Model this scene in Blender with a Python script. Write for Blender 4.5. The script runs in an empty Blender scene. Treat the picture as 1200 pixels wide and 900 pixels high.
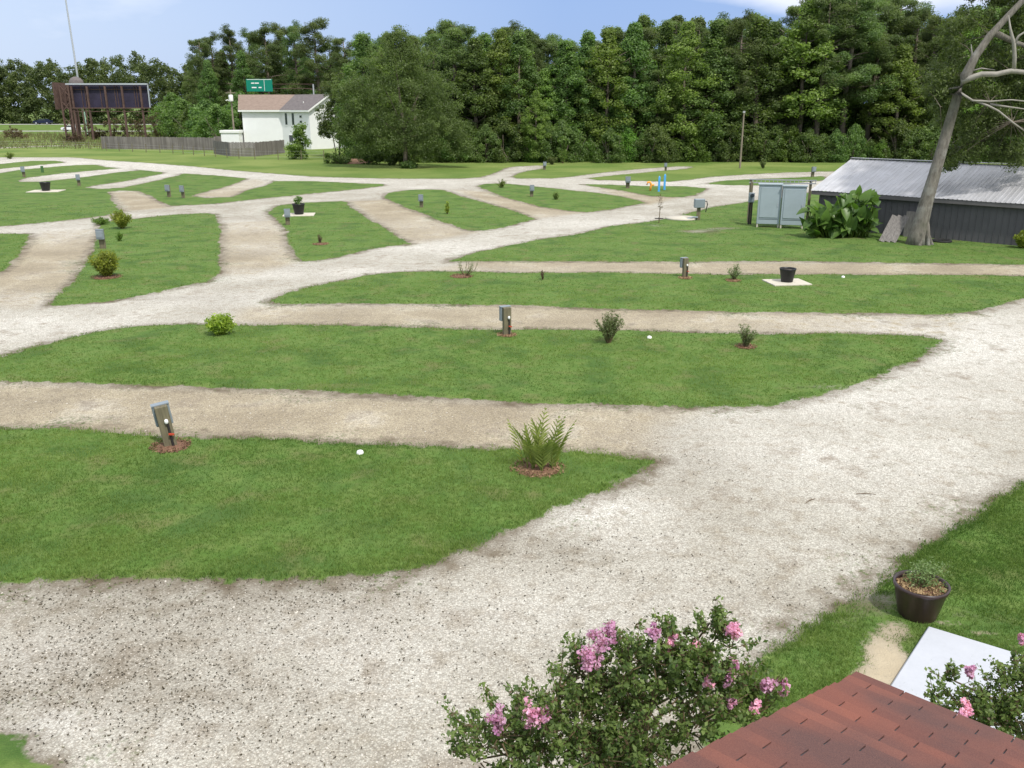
import bpy, math, random
import numpy as np
from mathutils import Vector
R=math.radians
rng=np.random.default_rng(7); random.seed(7)
S=bpy.context.scene; COL=S.collection
# ------------------------------------------------------------------ camera
H=6.5; F=1039.; P=R(17.37); CP,SP=math.cos(P),math.sin(P)
cam=bpy.data.cameras.new('camera'); co=bpy.data.objects.new('camera',cam); COL.objects.link(co)
cam.sensor_width=36; cam.lens=36*F/1200; cam.clip_start=.05; cam.clip_end=5000
co.location=(0,0,H); co.rotation_euler=(R(90)-P,0,0); S.camera=co
def ray(x,y):
    u=(x-600)/F; v=(450-y)/F
    return np.array([u,CP+v*SP,-SP+v*CP])
def at(x,y,z=0.):
    d=ray(x,y); t=(z-H)/d[2]; return Vector((d[0]*t,d[1]*t,z))
def atY(x,y,Y):
    d=ray(x,y); t=Y/d[1]; return Vector((d[0]*t,Y,H+d[2]*t))
# ------------------------------------------------------------------ materials
def nt(name):
    m=bpy.data.materials.new(name); m.use_nodes=True; t=m.node_tree
    return m,t,t.nodes['Principled BSDF']
def N(t,ty,**k):
    n=t.nodes.new(ty)
    for a,b in k.items(): setattr(n,a,b)
    return n
def noise(t,scale,detail=3,vec=None,rough=.55):
    n=N(t,'ShaderNodeTexNoise'); n.inputs['Scale'].default_value=scale; n.inputs['Detail'].default_value=detail; n.inputs['Roughness'].default_value=rough
    if vec: t.links.new(vec,n.inputs['Vector'])
    return n.outputs['Fac']
def vor(t,scale,out='Distance',vec=None):
    n=N(t,'ShaderNodeTexVoronoi'); n.inputs['Scale'].default_value=scale
    if vec: t.links.new(vec,n.inputs['Vector'])
    return n.outputs[out]
def mth(t,op,a,b=None,c=None,clamp=False):
    n=N(t,'ShaderNodeMath',operation=op,use_clamp=clamp)
    for i,v in enumerate((a,b,c)):
        if v is None: continue
        if isinstance(v,(int,float)): n.inputs[i].default_value=v
        else: t.links.new(v,n.inputs[i])
    return n.outputs[0]
def mr(t,v,a,b,c=0.,d=1.):
    n=N(t,'ShaderNodeMapRange'); t.links.new(v,n.inputs[0])
    for i,x in enumerate((a,b,c,d)): n.inputs[i+1].default_value=x
    return n.outputs[0]
def mix(t,f,a,b,bt='MIX'):
    n=N(t,'ShaderNodeMix',data_type='RGBA',blend_type=bt)
    for i,v in ((0,f),(6,a),(7,b)):
        if isinstance(v,(int,float)): n.inputs[i].default_value=v
        elif isinstance(v,tuple): n.inputs[i].default_value=v+(1,) if len(v)==3 else v
        else: t.links.new(v,n.inputs[i])
    return n.outputs[2]
def pos(t): return N(t,'ShaderNodeNewGeometry').outputs['Position']
def objc(t): return N(t,'ShaderNodeTexCoord').outputs['Object']
def bump(t,b,h,st=.3,dist=.02):
    n=N(t,'ShaderNodeBump'); n.inputs['Strength'].default_value=st; n.inputs['Distance'].default_value=dist
    t.links.new(h,n.inputs['Height']); t.links.new(n.outputs[0],b.inputs['Normal'])
def attr(t,name,out='Fac'): return N(t,'ShaderNodeAttribute',attribute_name=name).outputs[out]
def plain(name,c,rough=.6,metal=0.,var=.25,scale=8.,bmp=.15,spec=.4):
    m,t,b=nt(name); o=objc(t); n=noise(t,scale,5,o); n2=noise(t,scale*7,3,o)
    f=mth(t,'ADD',mth(t,'MULTIPLY',n,.7),mth(t,'MULTIPLY',n2,.3))
    col=mix(t,mr(t,f,.3,.7),tuple(x*(1-var) for x in c),tuple(min(1,x*(1+var)) for x in c))
    t.links.new(col,b.inputs['Base Color']); b.inputs['Roughness'].default_value=rough; b.inputs['Metallic'].default_value=metal
    b.inputs['Specular IOR Level'].default_value=spec
    if bmp: bump(t,b,n2,bmp,.01)
    return m
def wood(name,c,rough=.8,sc=(18,18,1.5)):
    m,t,b=nt(name); mp=N(t,'ShaderNodeMapping'); t.links.new(objc(t),mp.inputs[0]); mp.inputs['Scale'].default_value=sc
    n=noise(t,1.,5,mp.outputs[0]); n2=noise(t,.7,2)
    col=mix(t,mr(t,n,.3,.7),tuple(x*.6 for x in c),tuple(x*1.35 for x in c)); col=mix(t,mr(t,n2,.4,.7,0,.4),col,tuple(x*.5 for x in c))
    t.links.new(col,b.inputs['Base Color']); b.inputs['Roughness'].default_value=rough; bump(t,b,n,.4,.005); return m
def leafm(name,dark,light,trans=.35,rough=.5,spec=.35):
    m,t,b=nt(name); v=attr(t,'var'); col=mix(t,v,dark,light)
    hs=N(t,'ShaderNodeHueSaturation'); t.links.new(col,hs.inputs['Color'])
    oi=N(t,'ShaderNodeObjectInfo'); t.links.new(mr(t,oi.outputs['Random'],0,1,.478,.515),hs.inputs['Hue'])
    t.links.new(mr(t,oi.outputs['Random'],0,1,.78,1.25),hs.inputs['Value'])
    t.links.new(hs.outputs[0],b.inputs['Base Color']); b.inputs['Roughness'].default_value=rough; b.inputs['Specular IOR Level'].default_value=spec
    tr=N(t,'ShaderNodeBsdfTranslucent'); t.links.new(mix(t,1.,hs.outputs[0],(1.3,1.5,.6),'MULTIPLY'),tr.inputs[0])
    ms=N(t,'ShaderNodeMixShader'); ms.inputs[0].default_value=trans
    t.links.new(b.outputs[0],ms.inputs[1]); t.links.new(tr.outputs[0],ms.inputs[2])
    t.links.new(ms.outputs[0],t.nodes['Material Output'].inputs[0]); return m
M={}
M['leaf_broad']=leafm('leaf_broad',(.07,.12,.035),(.19,.27,.08),.46)
M['leaf_mid']=leafm('leaf_mid',(.09,.15,.038),(.25,.335,.085),.46)
M['leaf_pine']=leafm('leaf_pine',(.065,.11,.038),(.18,.245,.08),.38)
M['leaf_olive']=leafm('leaf_olive',(.06,.085,.03),(.165,.215,.07),.42)
M['leaf_bright']=leafm('leaf_bright',(.06,.12,.02),(.17,.29,.045))
M['leaf_lime']=leafm('leaf_lime',(.11,.17,.02),(.34,.42,.05))
M['leaf_palm']=leafm('leaf_palm',(.11,.19,.04),(.36,.44,.12))
M['leaf_dusty']=leafm('leaf_dusty',(.08,.125,.045),(.21,.27,.11))
M['leaf_myrtle']=leafm('leaf_myrtle',(.06,.10,.028),(.20,.26,.08),.42,.45,.3)
M['leaf_red']=leafm('leaf_red',(.075,.055,.035),(.17,.12,.07))
M['leaf_ear']=leafm('leaf_ear',(.05,.14,.025),(.14,.28,.06),.35,.4,.4)
M['flower']=leafm('flower',(.62,.26,.47),(.85,.52,.73),.35)
M['bark']=plain('bark',(.16,.13,.10),.9,0,.4,3,.5)
m,t,b=nt('bark_pale'); o=objc(t); mp=N(t,'ShaderNodeMapping'); t.links.new(o,mp.inputs[0]); mp.inputs['Scale'].default_value=(9,9,2.2)
n=noise(t,1.,6,mp.outputs[0],.7); n2=noise(t,1.3,5,o); col=mix(t,mr(t,n,.3,.7),(.08,.07,.058),(.235,.215,.18)); col=mix(t,mr(t,n2,.5,.7,0,.6),col,(.33,.33,.30)); col=mix(t,mr(t,n2,.45,.3,0,.7),col,(.10,.10,.07))
t.links.new(col,b.inputs['Base Color']); b.inputs['Roughness'].default_value=.95; bump(t,b,n,1.,.04); M['bark_pale']=m
M['bark_dead']=plain('bark_dead',(.30,.28,.24),.85,0,.25,3,.4)
M['stem']=plain('stem',(.13,.09,.05),.8)
M['wood_post']=wood('wood_post',(.16,.14,.085))
M['wood_grey']=wood('wood_grey',(.21,.19,.175))
M['wood_pole']=wood('wood_pole',(.24,.2,.15))
M['elec']=plain('elec',(.25,.29,.32),.45,.2,.08,3,.03)
M['cabinet']=plain('cabinet',(.34,.40,.43),.5,.1,.08,1.2,.03)
M['dark_gap']=plain('dark_gap',(.05,.06,.07),.7)
M['black']=plain('black',(.012,.012,.014),.45,0,.2)
M['pipe_dark']=plain('pipe_dark',(.03,.025,.025),.5)
M['white']=plain('white',(.8,.8,.78),.5,0,.05,3,.03)
M['white_wall']=plain('white_wall',(.8,.8,.8),.6,0,.04,.8,.03)
M['red']=plain('red',(.45,.06,.03),.5)
M['blue']=plain('blue',(.08,.36,.75),.5,0,.1)
M['orange']=plain('orange',(.85,.35,.05),.5,0,.1)
M['green_sign']=plain('green_sign',(.0,.20,.13),.4,0,.05)
M['pot_brown']=plain('pot_brown',(.035,.018,.018),.33,0,.25,5,.03,.6)
M['mulch']=plain('mulch',(.17,.09,.055),.9,0,.5,40,.5)
M['chips']=leafm('chips',(.12,.065,.035),(.36,.24,.145),0.,.9,.1)
M['soil']=plain('soil',(.09,.06,.04),.95,0,.4,20,.5)
M['concrete']=plain('concrete',(.52,.48,.40),.85,0,.12,4,.2)
M['concrete_white']=plain('concrete_white',(.44,.455,.49),.75,0,.06,2.5,.06)
M['zinc']=plain('zinc',(.45,.45,.46),.5,.5,.15,1.5,.05)
M['rust']=plain('rust',(.10,.06,.05),.85,0,.4,1.5,.3)
M['steel']=plain('steel',(.5,.52,.55),.45,.4,.1)
M['board_dark']=plain('board_dark',(.03,.025,.05),.7,0,.35,.6)
M['glass']=plain('glass',(.03,.04,.05),.1,0,.2,1,0,.8)
M['rubber']=plain('rubber',(.018,.018,.018),.8)
M['carblue']=plain('carblue',(.012,.018,.05),.25,.3,.1,1,0,.7)
M['car_white']=plain('car_white',(.75,.75,.75),.3,0,.05,1,0,.6)
M['highway']=plain('highway',(.36,.35,.33),.9,0,.1,.4)
def shingle_flat(name,a,b_,sc):
    m,t,b=nt(name); o=objc(t); mp=N(t,'ShaderNodeMapping'); t.links.new(o,mp.inputs[0]); mp.inputs['Scale'].default_value=sc
    n=noise(t,1.,3,mp.outputs[0]); t.links.new(mix(t,mr(t,n,.3,.7),a,b_),b.inputs['Base Color']); b.inputs['Roughness'].default_value=.9; return m
M['roof_lit_brown']=shingle_flat('roof_lit_brown',(.20,.145,.115),(.27,.205,.165),(2,2,9))
M['roof_shade_tank_grey']=shingle_flat('roof_shade_tank_grey',(.11,.095,.095),(.165,.145,.14),(2,2,9))  # shaded house slope, its shade put into the colour; also the tank's grey
# shingles of the near roof: each tab coloured by its own attribute, mineral grain on top
m,t,b=nt('shingle'); o=objc(t); v=attr(t,'var'); g=noise(t,170,2,o); g2=noise(t,2.2,4,o); st=noise(t,.9,3,o)
col=mix(t,v,(.125,.042,.032),(.25,.082,.052)); col=mix(t,mr(t,st,.42,.62,0,.85),col,(.075,.04,.038)); col=mix(t,mr(t,g,.45,.75,0,.22),col,(.32,.15,.10)); col=mix(t,mr(t,g,.42,.25,0,.5),col,(.04,.02,.02))
t.links.new(col,b.inputs['Base Color']); b.inputs['Roughness'].default_value=.9; bump(t,b,g,.5,.003); M['shingle']=m
# corrugated metal roof with dirt streaks
m,t,b=nt('metal_roof'); o=objc(t); mp=N(t,'ShaderNodeMapping'); t.links.new(o,mp.inputs[0]); mp.inputs['Scale'].default_value=(5,.5,.5)
n=noise(t,1.,5,mp.outputs[0]); n2=noise(t,.35,4,o); n3=noise(t,3.,4,o)
col=mix(t,mr(t,n,.35,.7),(.44,.44,.45),(.56,.56,.58)); col=mix(t,mr(t,n2,.5,.75,0,.55),col,(.28,.27,.27)); col=mix(t,mr(t,n3,.62,.8,0,.6),col,(.2,.19,.19))
t.links.new(col,b.inputs['Base Color']); b.inputs['Roughness'].default_value=.5; b.inputs['Metallic'].default_value=.3; M['metal_roof']=m
M['shed_wall']=plain('shed_wall',(.10,.096,.102),.8,0,.12,1.5,.1)
M['shed_trim']=plain('shed_trim',(.13,.12,.12),.8,0,.15,1.5,.1)
# ground cover : one material for the whole sheet, driven by distance to lawn edge
def ground_mat():
    m,t,b=nt('ground_cover'); p=pos(t)
    sd=attr(t,'sd'); pad=attr(t,'pad'); drt=attr(t,'dirt'); wht=attr(t,'white'); mea=attr(t,'meadow'); snd=attr(t,'sand')
    nb=noise(t,.45,4,p); nm=noise(t,2.6,5,p); nf=noise(t,11,4,p); ng=noise(t,60,3,p)
    # gravel
    vc=N(t,'ShaderNodeTexVoronoi'); vc.inputs['Scale'].default_value=42; t.links.new(p,vc.inputs['Vector'])
    sep=N(t,'ShaderNodeSeparateColor'); t.links.new(vc.outputs['Color'],sep.inputs[0]); cell=sep.outputs[0]; cell2=sep.outputs[1]
    road=mix(t,mr(t,nb,.35,.65),(.37,.35,.295),(.51,.495,.435))
    padc=mix(t,mr(t,nb,.35,.65),(.31,.265,.185),(.45,.395,.285))
    c=mix(t,pad,road,padc)
    c=mix(t,mth(t,'MULTIPLY',mth(t,'ADD',wht,mr(t,nb,.55,.72,0,.5)),mr(t,nm,.32,.58),clamp=True),c,(.72,.71,.66))
    c=mix(t,mr(t,nm,.48,.70,0,.65),c,(.28,.24,.175)); c=mix(t,mr(t,noise(t,.9,6,p,.65),.55,.68,0,.7),c,(.24,.20,.15))
    c=mix(t,1.,c,mix(t,cell,(.7,.68,.66),(1.28,1.28,1.28)),'MULTIPLY')
    c=mix(t,mr(t,vc.outputs['Distance'],.3,.75,0,.45),c,(.16,.135,.11))
    # dark organic debris, thick where the dirt attribute says so
    vd=N(t,'ShaderNodeTexVoronoi'); vd.inputs['Scale'].default_value=17; t.links.new(p,vd.inputs['Vector']); vd.inputs['Randomness'].default_value=1
    sp=mth(t,'LESS_THAN',mth(t,'ADD',vd.outputs['Distance'],mth(t,'MULTIPLY',ng,.25)),mr(t,mth(t,'ADD',mth(t,'MULTIPLY',drt,.55),mth(t,'MULTIPLY',nm,.5)),.25,1.,.1,.5))
    c=mix(t,mth(t,'MULTIPLY',sp,.55),c,(.11,.095,.07))
    c=mix(t,mth(t,'MULTIPLY',drt,mr(t,nm,.2,.8,.1,.6),clamp=True),c,(.17,.145,.11))
    # brown soil band along lawn edges
    e=mth(t,'ADD',sd,mth(t,'ADD',mth(t,'MULTIPLY',mth(t,'SUBTRACT',nm,.5),.9),mth(t,'MULTIPLY',mth(t,'SUBTRACT',nf,.5),.25)))
    c=mix(t,mth(t,'MULTIPLY',mr(t,e,-.5,.0,0,1.),mr(t,noise(t,.9,4,p),.33,.6,.3,1.)),c,(.115,.09,.06))
    wd=mth(t,'MULTIPLY',mr(t,e,-1.1,-.2,0,1.),mr(t,mth(t,'MULTIPLY',nf,mr(t,nb,.3,.7,.7,1.3)),.6,.72,0,.8)); c=mix(t,wd,c,(.08,.12,.035))
    c=mix(t,mth(t,'MULTIPLY',snd,mr(t,nf,.2,.5,.6,1.)),c,mix(t,nm,(.33,.27,.185),(.50,.43,.31)))
    # grass
    g1=mix(t,mr(t,nb,.3,.7),(.07,.135,.022),(.11,.185,.045))
    g1=mix(t,mr(t,nm,.42,.68,0,.8),g1,(.135,.185,.05)); g1=mix(t,mr(t,noise(t,.7,5,p),.5,.36,0,.6),g1,(.04,.09,.022))
    g1=mix(t,mr(t,noise(t,1.1,4,p),.55,.7,0,.7),g1,(.15,.15,.06))
    far=mix(t,mr(t,noise(t,.12,4,p),.4,.62),(.11,.17,.035),(.19,.235,.065))
    g1=mix(t,mea,g1,far)
    g1=mix(t,mr(t,nf,.5,.8,0,.55),g1,(.04,.075,.015)); g1=mix(t,mr(t,ng,.52,.75,0,.4),g1,(.14,.2,.05))
    gm=mr(t,mth(t,'ADD',sd,mth(t,'ADD',mth(t,'MULTIPLY',mth(t,'SUBTRACT',nm,.5),.35),mth(t,'MULTIPLY',mth(t,'SUBTRACT',nf,.5),.25))),-.03,.05)
    gm=mth(t,'MULTIPLY',gm,mth(t,'SUBTRACT',1.,mr(t,mth(t,'ADD',snd,mth(t,'MULTIPLY',mth(t,'SUBTRACT',nf,.5),.7)),.4,.6)))
    # worn patches in the lawn
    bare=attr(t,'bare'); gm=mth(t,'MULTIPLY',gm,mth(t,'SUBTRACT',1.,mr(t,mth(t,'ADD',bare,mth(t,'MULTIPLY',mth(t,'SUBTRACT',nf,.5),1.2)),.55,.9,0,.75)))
    col=mix(t,gm,c,g1)
    t.links.new(col,b.inputs['Base Color']); b.inputs['Roughness'].default_value=.95; b.inputs['Specular IOR Level'].default_value=.15
    h=mth(t,'ADD',mth(t,'MULTIPLY',vc.outputs['Distance'],-.6),mth(t,'MULTIPLY',nf,1.2)); bump(t,b,h,.6,.02)
    return m
M['ground']=ground_mat()
# ------------------------------------------------------------------ mesh helpers
class MB:
    def __init__(s): s.v=[]; s.f=[]; s.a=[]
    def add(s,v,f,a=None):
        o=len(s.v); s.v+= [tuple(x) for x in v]; s.f+=[tuple(i+o for i in q) for q in f]; s.a+= ([.5]*len(v) if a is None else [a]*len(v) if isinstance(a,(int,float)) else list(a)); return s
    def box(s,c,d,rz=0.,rx=0.,ry=0.,taper=1.,bev=0.,a=None):
        x,y,z=[k/2 for k in d]; from mathutils import Euler
        e=Euler((rx,ry,rz)).to_matrix(); c=Vector(c)
        if bev<=0:
            pts=[(sx*x*(taper if sz>0 else 1),sy*y*(taper if sz>0 else 1),sz*z) for sz in(-1,1) for sx,sy in((-1,-1),(1,-1),(1,1),(-1,1))]
            fs=[(3,2,1,0),(4,5,6,7),(0,1,5,4),(1,2,6,5),(2,3,7,6),(3,0,4,7)]
        else:
            q=bev; ring=[(-x+q,-y),(x-q,-y),(x,-y+q),(x,y-q),(x-q,y),(-x+q,y),(-x,y-q),(-x,-y+q)]
            pts=[]; fs=[]
            for zz,k in((-z,.0),(-z+q,1.),(z-q,1.),(z,.0)):
                for (a1,b1) in ring:
                    f_=1. if k else 1-q/max(x,1e-6); g_=1. if k else 1-q/max(y,1e-6)
                    pts.append((a1*f_,b1*g_,zz))
            for r in range(3):
                for i in range(8): j=(i+1)%8; fs.append((r*8+i,r*8+j,(r+1)*8+j,(r+1)*8+i))
            fs.append(tuple(range(7,-1,-1))); fs.append(tuple(range(24,32)))
        return s.add([c+e@Vector(p) for p in pts],fs,a)
    def tube(s,pts,rad,n=8,cap=True,a=None):
        pts=[Vector(p) for p in pts]; m=len(pts)
        if isinstance(rad,(int,float)): rad=[rad]*m
        v=[];f=[]
        ref=Vector((0,0,1))
        for i,p in enumerate(pts):
            d=(pts[min(i+1,m-1)]-pts[max(i-1,0)]).normalized()
            if abs(d.dot(ref))>.95: r_=Vector((1,0,0))
            else: r_=ref
            x=d.cross(r_).normalized(); y=d.cross(x)
            for k in range(n):
                q=2*math.pi*k/n; v.append(p+(x*math.cos(q)+y*math.sin(q))*rad[i])
        for i in range(m-1):
            for k in range(n): k2=(k+1)%n; f.append((i*n+k,i*n+k2,(i+1)*n+k2,(i+1)*n+k))
        if cap: f.append(tuple(range(n-1,-1,-1))); f.append(tuple(range((m-1)*n,m*n)))
        return s.add(v,f,a)
    def lathe(s,prof,n=24,c=(0,0,0),a=None):
        v=[];f=[];m=len(prof)
        for r,z in prof:
            for k in range(n): q=2*math.pi*k/n; v.append((c[0]+r*math.cos(q),c[1]+r*math.sin(q),c[2]+z))
        for i in range(m-1):
            for k in range(n): k2=(k+1)%n; f.append((i*n+k,i*n+k2,(i+1)*n+k2,(i+1)*n+k))
        return s.add(v,f,a)
    def quad(s,a_,b_,c_,d_,a=None): return s.add([a_,b_,c_,d_],[(0,1,2,3)],a)
    def arr(s,V,Fc,A):   # numpy block
        o=len(s.v); s.v+=list(map(tuple,V.tolist())); s.f+=list(map(tuple,(Fc+o).tolist())); s.a+=A.tolist(); return s
    def build(s,name,mat,parent=None,smooth=False):
        me=bpy.data.meshes.new(name); me.from_pydata(s.v,[],s.f)
        at_=me.attributes.new('var','FLOAT','POINT'); at_.data.foreach_set('value',np.array(s.a,dtype=np.float32))
        me.materials.append(M[mat] if isinstance(mat,str) else mat)
        if smooth: me.polygons.foreach_set('use_smooth',[True]*len(me.polygons))
        me.update(); o=bpy.data.objects.new(name,me); COL.objects.link(o)
        if parent: o.parent=parent
        return o
def tag(o,label=None,cat=None,group=None,kind=None):
    if label: o['label']=label
    if cat: o['category']=cat
    if group: o['group']=group
    if kind: o['kind']=kind
    return o
def thing(name,loc,label,cat,group=None,rz=0.,scale=1.):
    o=bpy.data.objects.new(name,None); COL.objects.link(o); o.location=loc; o.rotation_euler=(0,0,rz); o.scale=(scale,)*3
    o.empty_display_size=.2
    return tag(o,label,cat,group)
def copy_tree(o,parent=None):
    c=o.copy(); COL.objects.link(c)
    if parent: c.parent=parent
    for ch in list(o.children): copy_tree(ch,c)
    return c
def npmesh(name,V,nper,mat,var=None,parent=None,quads=True):
    """V (n*nper,3) vertices, faces of nper verts"""
    n=len(V)//nper; me=bpy.data.meshes.new(name)
    me.vertices.add(len(V)); me.vertices.foreach_set('co',V.astype(np.float32).ravel())
    me.loops.add(n*nper); me.loops.foreach_set('vertex_index',np.arange(n*nper,dtype=np.int32))
    me.polygons.add(n); me.polygons.foreach_set('loop_start',np.arange(0,n*nper,nper,dtype=np.int32))
    a=me.attributes.new('var','FLOAT','POINT'); a.data.foreach_set('value',(np.full(len(V),.5) if var is None else var).astype(np.float32))
    me.materials.append(M[mat]); me.update(calc_edges=True); me.validate()
    o=bpy.data.objects.new(name,me); COL.objects.link(o)
    if parent: o.parent=parent
    return o
def unit(a): return a/np.maximum(np.linalg.norm(a,axis=-1,keepdims=True),1e-9)
def leaves(C,Rr,per,size,var0=.5,flat=1.,asp=.55,r=rng,clumpvar=.3,up=.35,out=.5):
    """leaf cards: C clump centres (k,3), Rr radii (k), per leaves each -> V,var (4 verts a leaf)"""
    C=np.asarray(C,float); k=len(C); Rr=np.broadcast_to(np.asarray(Rr,float),(k,))
    d=unit(r.normal(size=(k,per,3))); rad=r.random((k,per,1))**.45
    off=d*rad*Rr[:,None,None]; off[...,2]*=flat
    p=(C[:,None]+off).reshape(-1,3); nrm=(d*out+r.normal(size=d.shape)*.6+np.array([0,0,up])).reshape(-1,3); nrm=unit(nrm)
    tdir=unit(np.cross(nrm,r.normal(size=nrm.shape))); b=np.cross(nrm,tdir)
    s=size*(.6+.8*r.random((len(p),1))); 
    V=np.stack([p-tdir*s*.5,p+b*s*asp*.5-nrm*s*.08,p+tdir*s*.5,p-b*s*asp*.5-nrm*s*.08],1).reshape(-1,3)
    cv=np.clip(var0+(r.random((k,1))-.5)*2*clumpvar+(r.random((k,per))-.5)*.5,0,1).reshape(-1)
    return V,np.repeat(cv,4)
# ------------------------------------------------------------------ ground layout (photo-derived outlines put on the ground plane)
def W(pl): return np.array([tuple(at(x,y))[:2] for x,y in pl])
G=W([(-700,184),(0,184.5),(87,184.5),(125,188),(175,191),(225,195),(275,200),(340,205),(365,207),(415,208.5),(465,209.5),(540,209.5),(562,208),(575,204.5),(592,197),(605,195),(637,194),(640,195.3),(636,198),(620,200),(606,203.5),(601,207),(608,209.5),(650,209),(675,206.5),(700,203),(750,198),(795,195),(815,195.3),(805,198),(775,200.5),(725,205),(690,208.8),(700,211),(785,213),(810,210.5),(835,207),(885,204),(920,202.3),(978,200.8),(985,203),(978,206.5),(985,211),(1010,214),(1010,226),(1500,236),(2300,560),(1200,566),(1160,590),(1120,622),(1090,645),(1060,668),(1030,690),(1000,705),(950,735),(900,765),(875,790),(850,825),(820,870),(780,1000),(500,1150),(-700,1150)])
LAWN=[W(p) for p in [
 [(-300,495),(0,502),(100,503),(200,512),(300,515),(420,521),(520,523),(640,527),(700,532),(765,542),(742,558),(700,578),(640,601),(590,622),(540,645),(500,660),(440,672),(380,680),(300,684),(200,682),(120,680),(60,681),(0,683),(-300,700)],
 [(-150,441),(-60,430),(0,418),(60,402),(120,388),(180,381),(240,381),(320,381),(420,382),(520,385),(620,386),(720,388),(800,390),(900,391),(1000,392),(1080,395),(1104,399),(1085,415),(1060,428),(1040,437),(1000,450),(960,462),(920,472),(880,476),(820,477),(740,476),(680,474),(600,471),(500,465),(400,461),(300,456),(200,451),(100,449),(0,447)],
 [(318,353),(340,343),(380,333),(430,323),(470,319),(540,318),(620,320),(700,320),(800,321),(900,322),(1000,322),(1100,322),(1200,324),(1330,327),(1270,340),(1200,350),(1180,354),(1150,364),(1100,369),(1000,367),(900,366),(800,364),(700,362),(600,357),(500,357),(400,356),(330,356)],
 [(522,307),(560,296),(600,287),(637,280),(675,275),(712,265.5),(750,261),(770,258),(787,255),(805,250.5),(825,245),(842,241.5),(868,238),(885,235),(930,231),(960,222),(1100,217),(1450,222),(1500,312),(1400,312),(1200,310),(1100,309),(1000,307),(900,306),(800,307),(700,307),(600,306)],
 [(117,262),(135,258),(154,257),(200,252),(240,250),(252,251),(257,262),(258,290),(257,320),(240,330),(210,337),(180,344),(130,353),(90,357),(62,358),(66,350),(80,335),(92,322),(102,303),(112,287),(117,275)],
 [(-150,280),(0,274),(35,274),(33,285),(20,300),(10,312),(0,319),(-90,345)],
 [(325,241),(350,238),(400,236),(405,237),(410,243),(430,255),(450,267),(470,280),(482,286),(460,288),(430,293),(400,300),(375,305),(355,306),(347,300),(338,285),(335,270),(325,258),(315,250)],
 [(455,226),(475,223),(500,222),(520,223),(540,230),(570,238),(600,247),(615,252),(627,257),(600,264),(570,270),(550,271),(545,269),(520,260),(495,250),(475,243),(460,237),(450,231)],
 [(559,218),(566,216),(582,215),(600,216),(625,218.5),(650,221),(675,224),(700,226),(725,230),(750,235.5),(756,238),(737,241.5),(712,246),(687,249),(662,247),(637,243),(612,237),(595,232),(575,225)],
 [(680,216),(695,216),(725,217),(750,218),(800,218.5),(828,221),(826,224),(812,229),(797,231.5),(762,230),(737,225),(712,221)],
 [(824,215.7),(847,212),(885,210),(935,208),(965,206.5),(967,211),(947,213),(910,217.5),(880,217.5),(847,216.7)],
 [(-600,202),(0,192.5),(35,188.8),(65,188.5),(78,190.5),(40,194),(0,198),(-600,212)],
 [(-600,225),(0,203),(25,199),(82,194),(110,193),(125,196),(150,198),(195,202.5),(225,204),(262,206.5),(290,209.5),(325,212.5),(365,212.5),(400,214),(448,216),(452,217.5),(425,221),(375,226),(325,231),(275,236),(250,239),(200,241.5),(190,243),(160,246),(150,247),(140,249),(120,253),(80,258),(40,262),(0,265.5),(-600,310)],
 [(-60,850),(0,864),(20,874),(38,900),(55,940),(-60,980)],
]]
PADS=[W(p) for p in [
 [(20,212),(30,208.5),(75,203),(125,198.5),(150,196.5),(162,200),(140,201.8),(100,207.5),(50,213),(22,213.2)],
 [(100,220),(110,217.5),(150,211.8),(190,203.5),(195,200.5),(217,202.5),(208,206),(180,212.5),(145,220),(115,221.7)],
 [(222,230),(250,222.5),(275,215.5),(292,208.5),(320,211.5),(320,214),(310,218),(290,223),(282,227),(272,231),(240,232.3)],
 [(127,225),(140,223.5),(162,224),(175,229),(187,236),(203,243),(197,250),(152,252),(140,246),(132,237)],
 [(-300,175.5),(0,172.8),(60,170.8),(120,168.3),(120,169.1),(60,171.8),(0,174.2),(-300,177.5)],
]]
# brown pads (tone only): gravel between lawns
TAN=[W(p) for p in [
 [(-300,443),(0,449),(300,457),(600,473),(820,479),(770,500),(765,542),(700,532),(420,521),(200,512),(0,502),(-300,495)],
 [(330,357),(600,357),(900,366),(1150,370),(1104,395),(900,391),(620,386),(320,381),(270,375),(290,360)],
 [(560,306),(800,307),(1200,310),(1400,312),(1400,326),(1200,324),(900,322),(620,320),(500,318)],
 [(115,268),(115,285),(100,303),(88,325),(62,350),(30,362),(-60,352),(10,312),(35,280),(50,272)],
 [(257,262),(325,258),(340,290),(352,305),(300,322),(258,322)],
 [(410,236),(455,234),(495,250),(545,270),(560,272),(482,287),(450,267)],
 [(530,222),(575,225),(612,237),(687,249),(627,257),(600,247)],
 [(690,218),(797,231),(760,240),(725,230)],
 [(222,230),(250,222),(275,215),(300,210),(315,214),(290,223),(272,231)],
 [(127,225),(162,224),(187,236),(200,244),(150,247)],
]]
def seg_sd(Pt,poly):
    """signed distance, positive inside"""
    out=np.empty(len(Pt)); A=poly; B=np.roll(poly,-1,0)
    for i in range(0,len(Pt),20000):
        p=Pt[i:i+20000][:,None]; e=(B-A)[None]; w=p-A[None]
        tt=np.clip((w*e).sum(-1)/np.maximum((e*e).sum(-1),1e-9),0,1); d=np.sqrt(((w-e*tt[...,None])**2).sum(-1)).min(1)
        c=((A[None,:,1]<=p[...,1])!=(B[None,:,1]<=p[...,1]))&(p[...,0]<(B-A)[None,:,0]*(p[...,1]-A[None,:,1])/np.where(np.abs((B-A)[None,:,1])<1e-9,1e-9,(B-A)[None,:,1])+A[None,:,0])
        out[i:i+20000]=np.where(c.sum(1)%2==1,d,-d)
    return out
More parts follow.
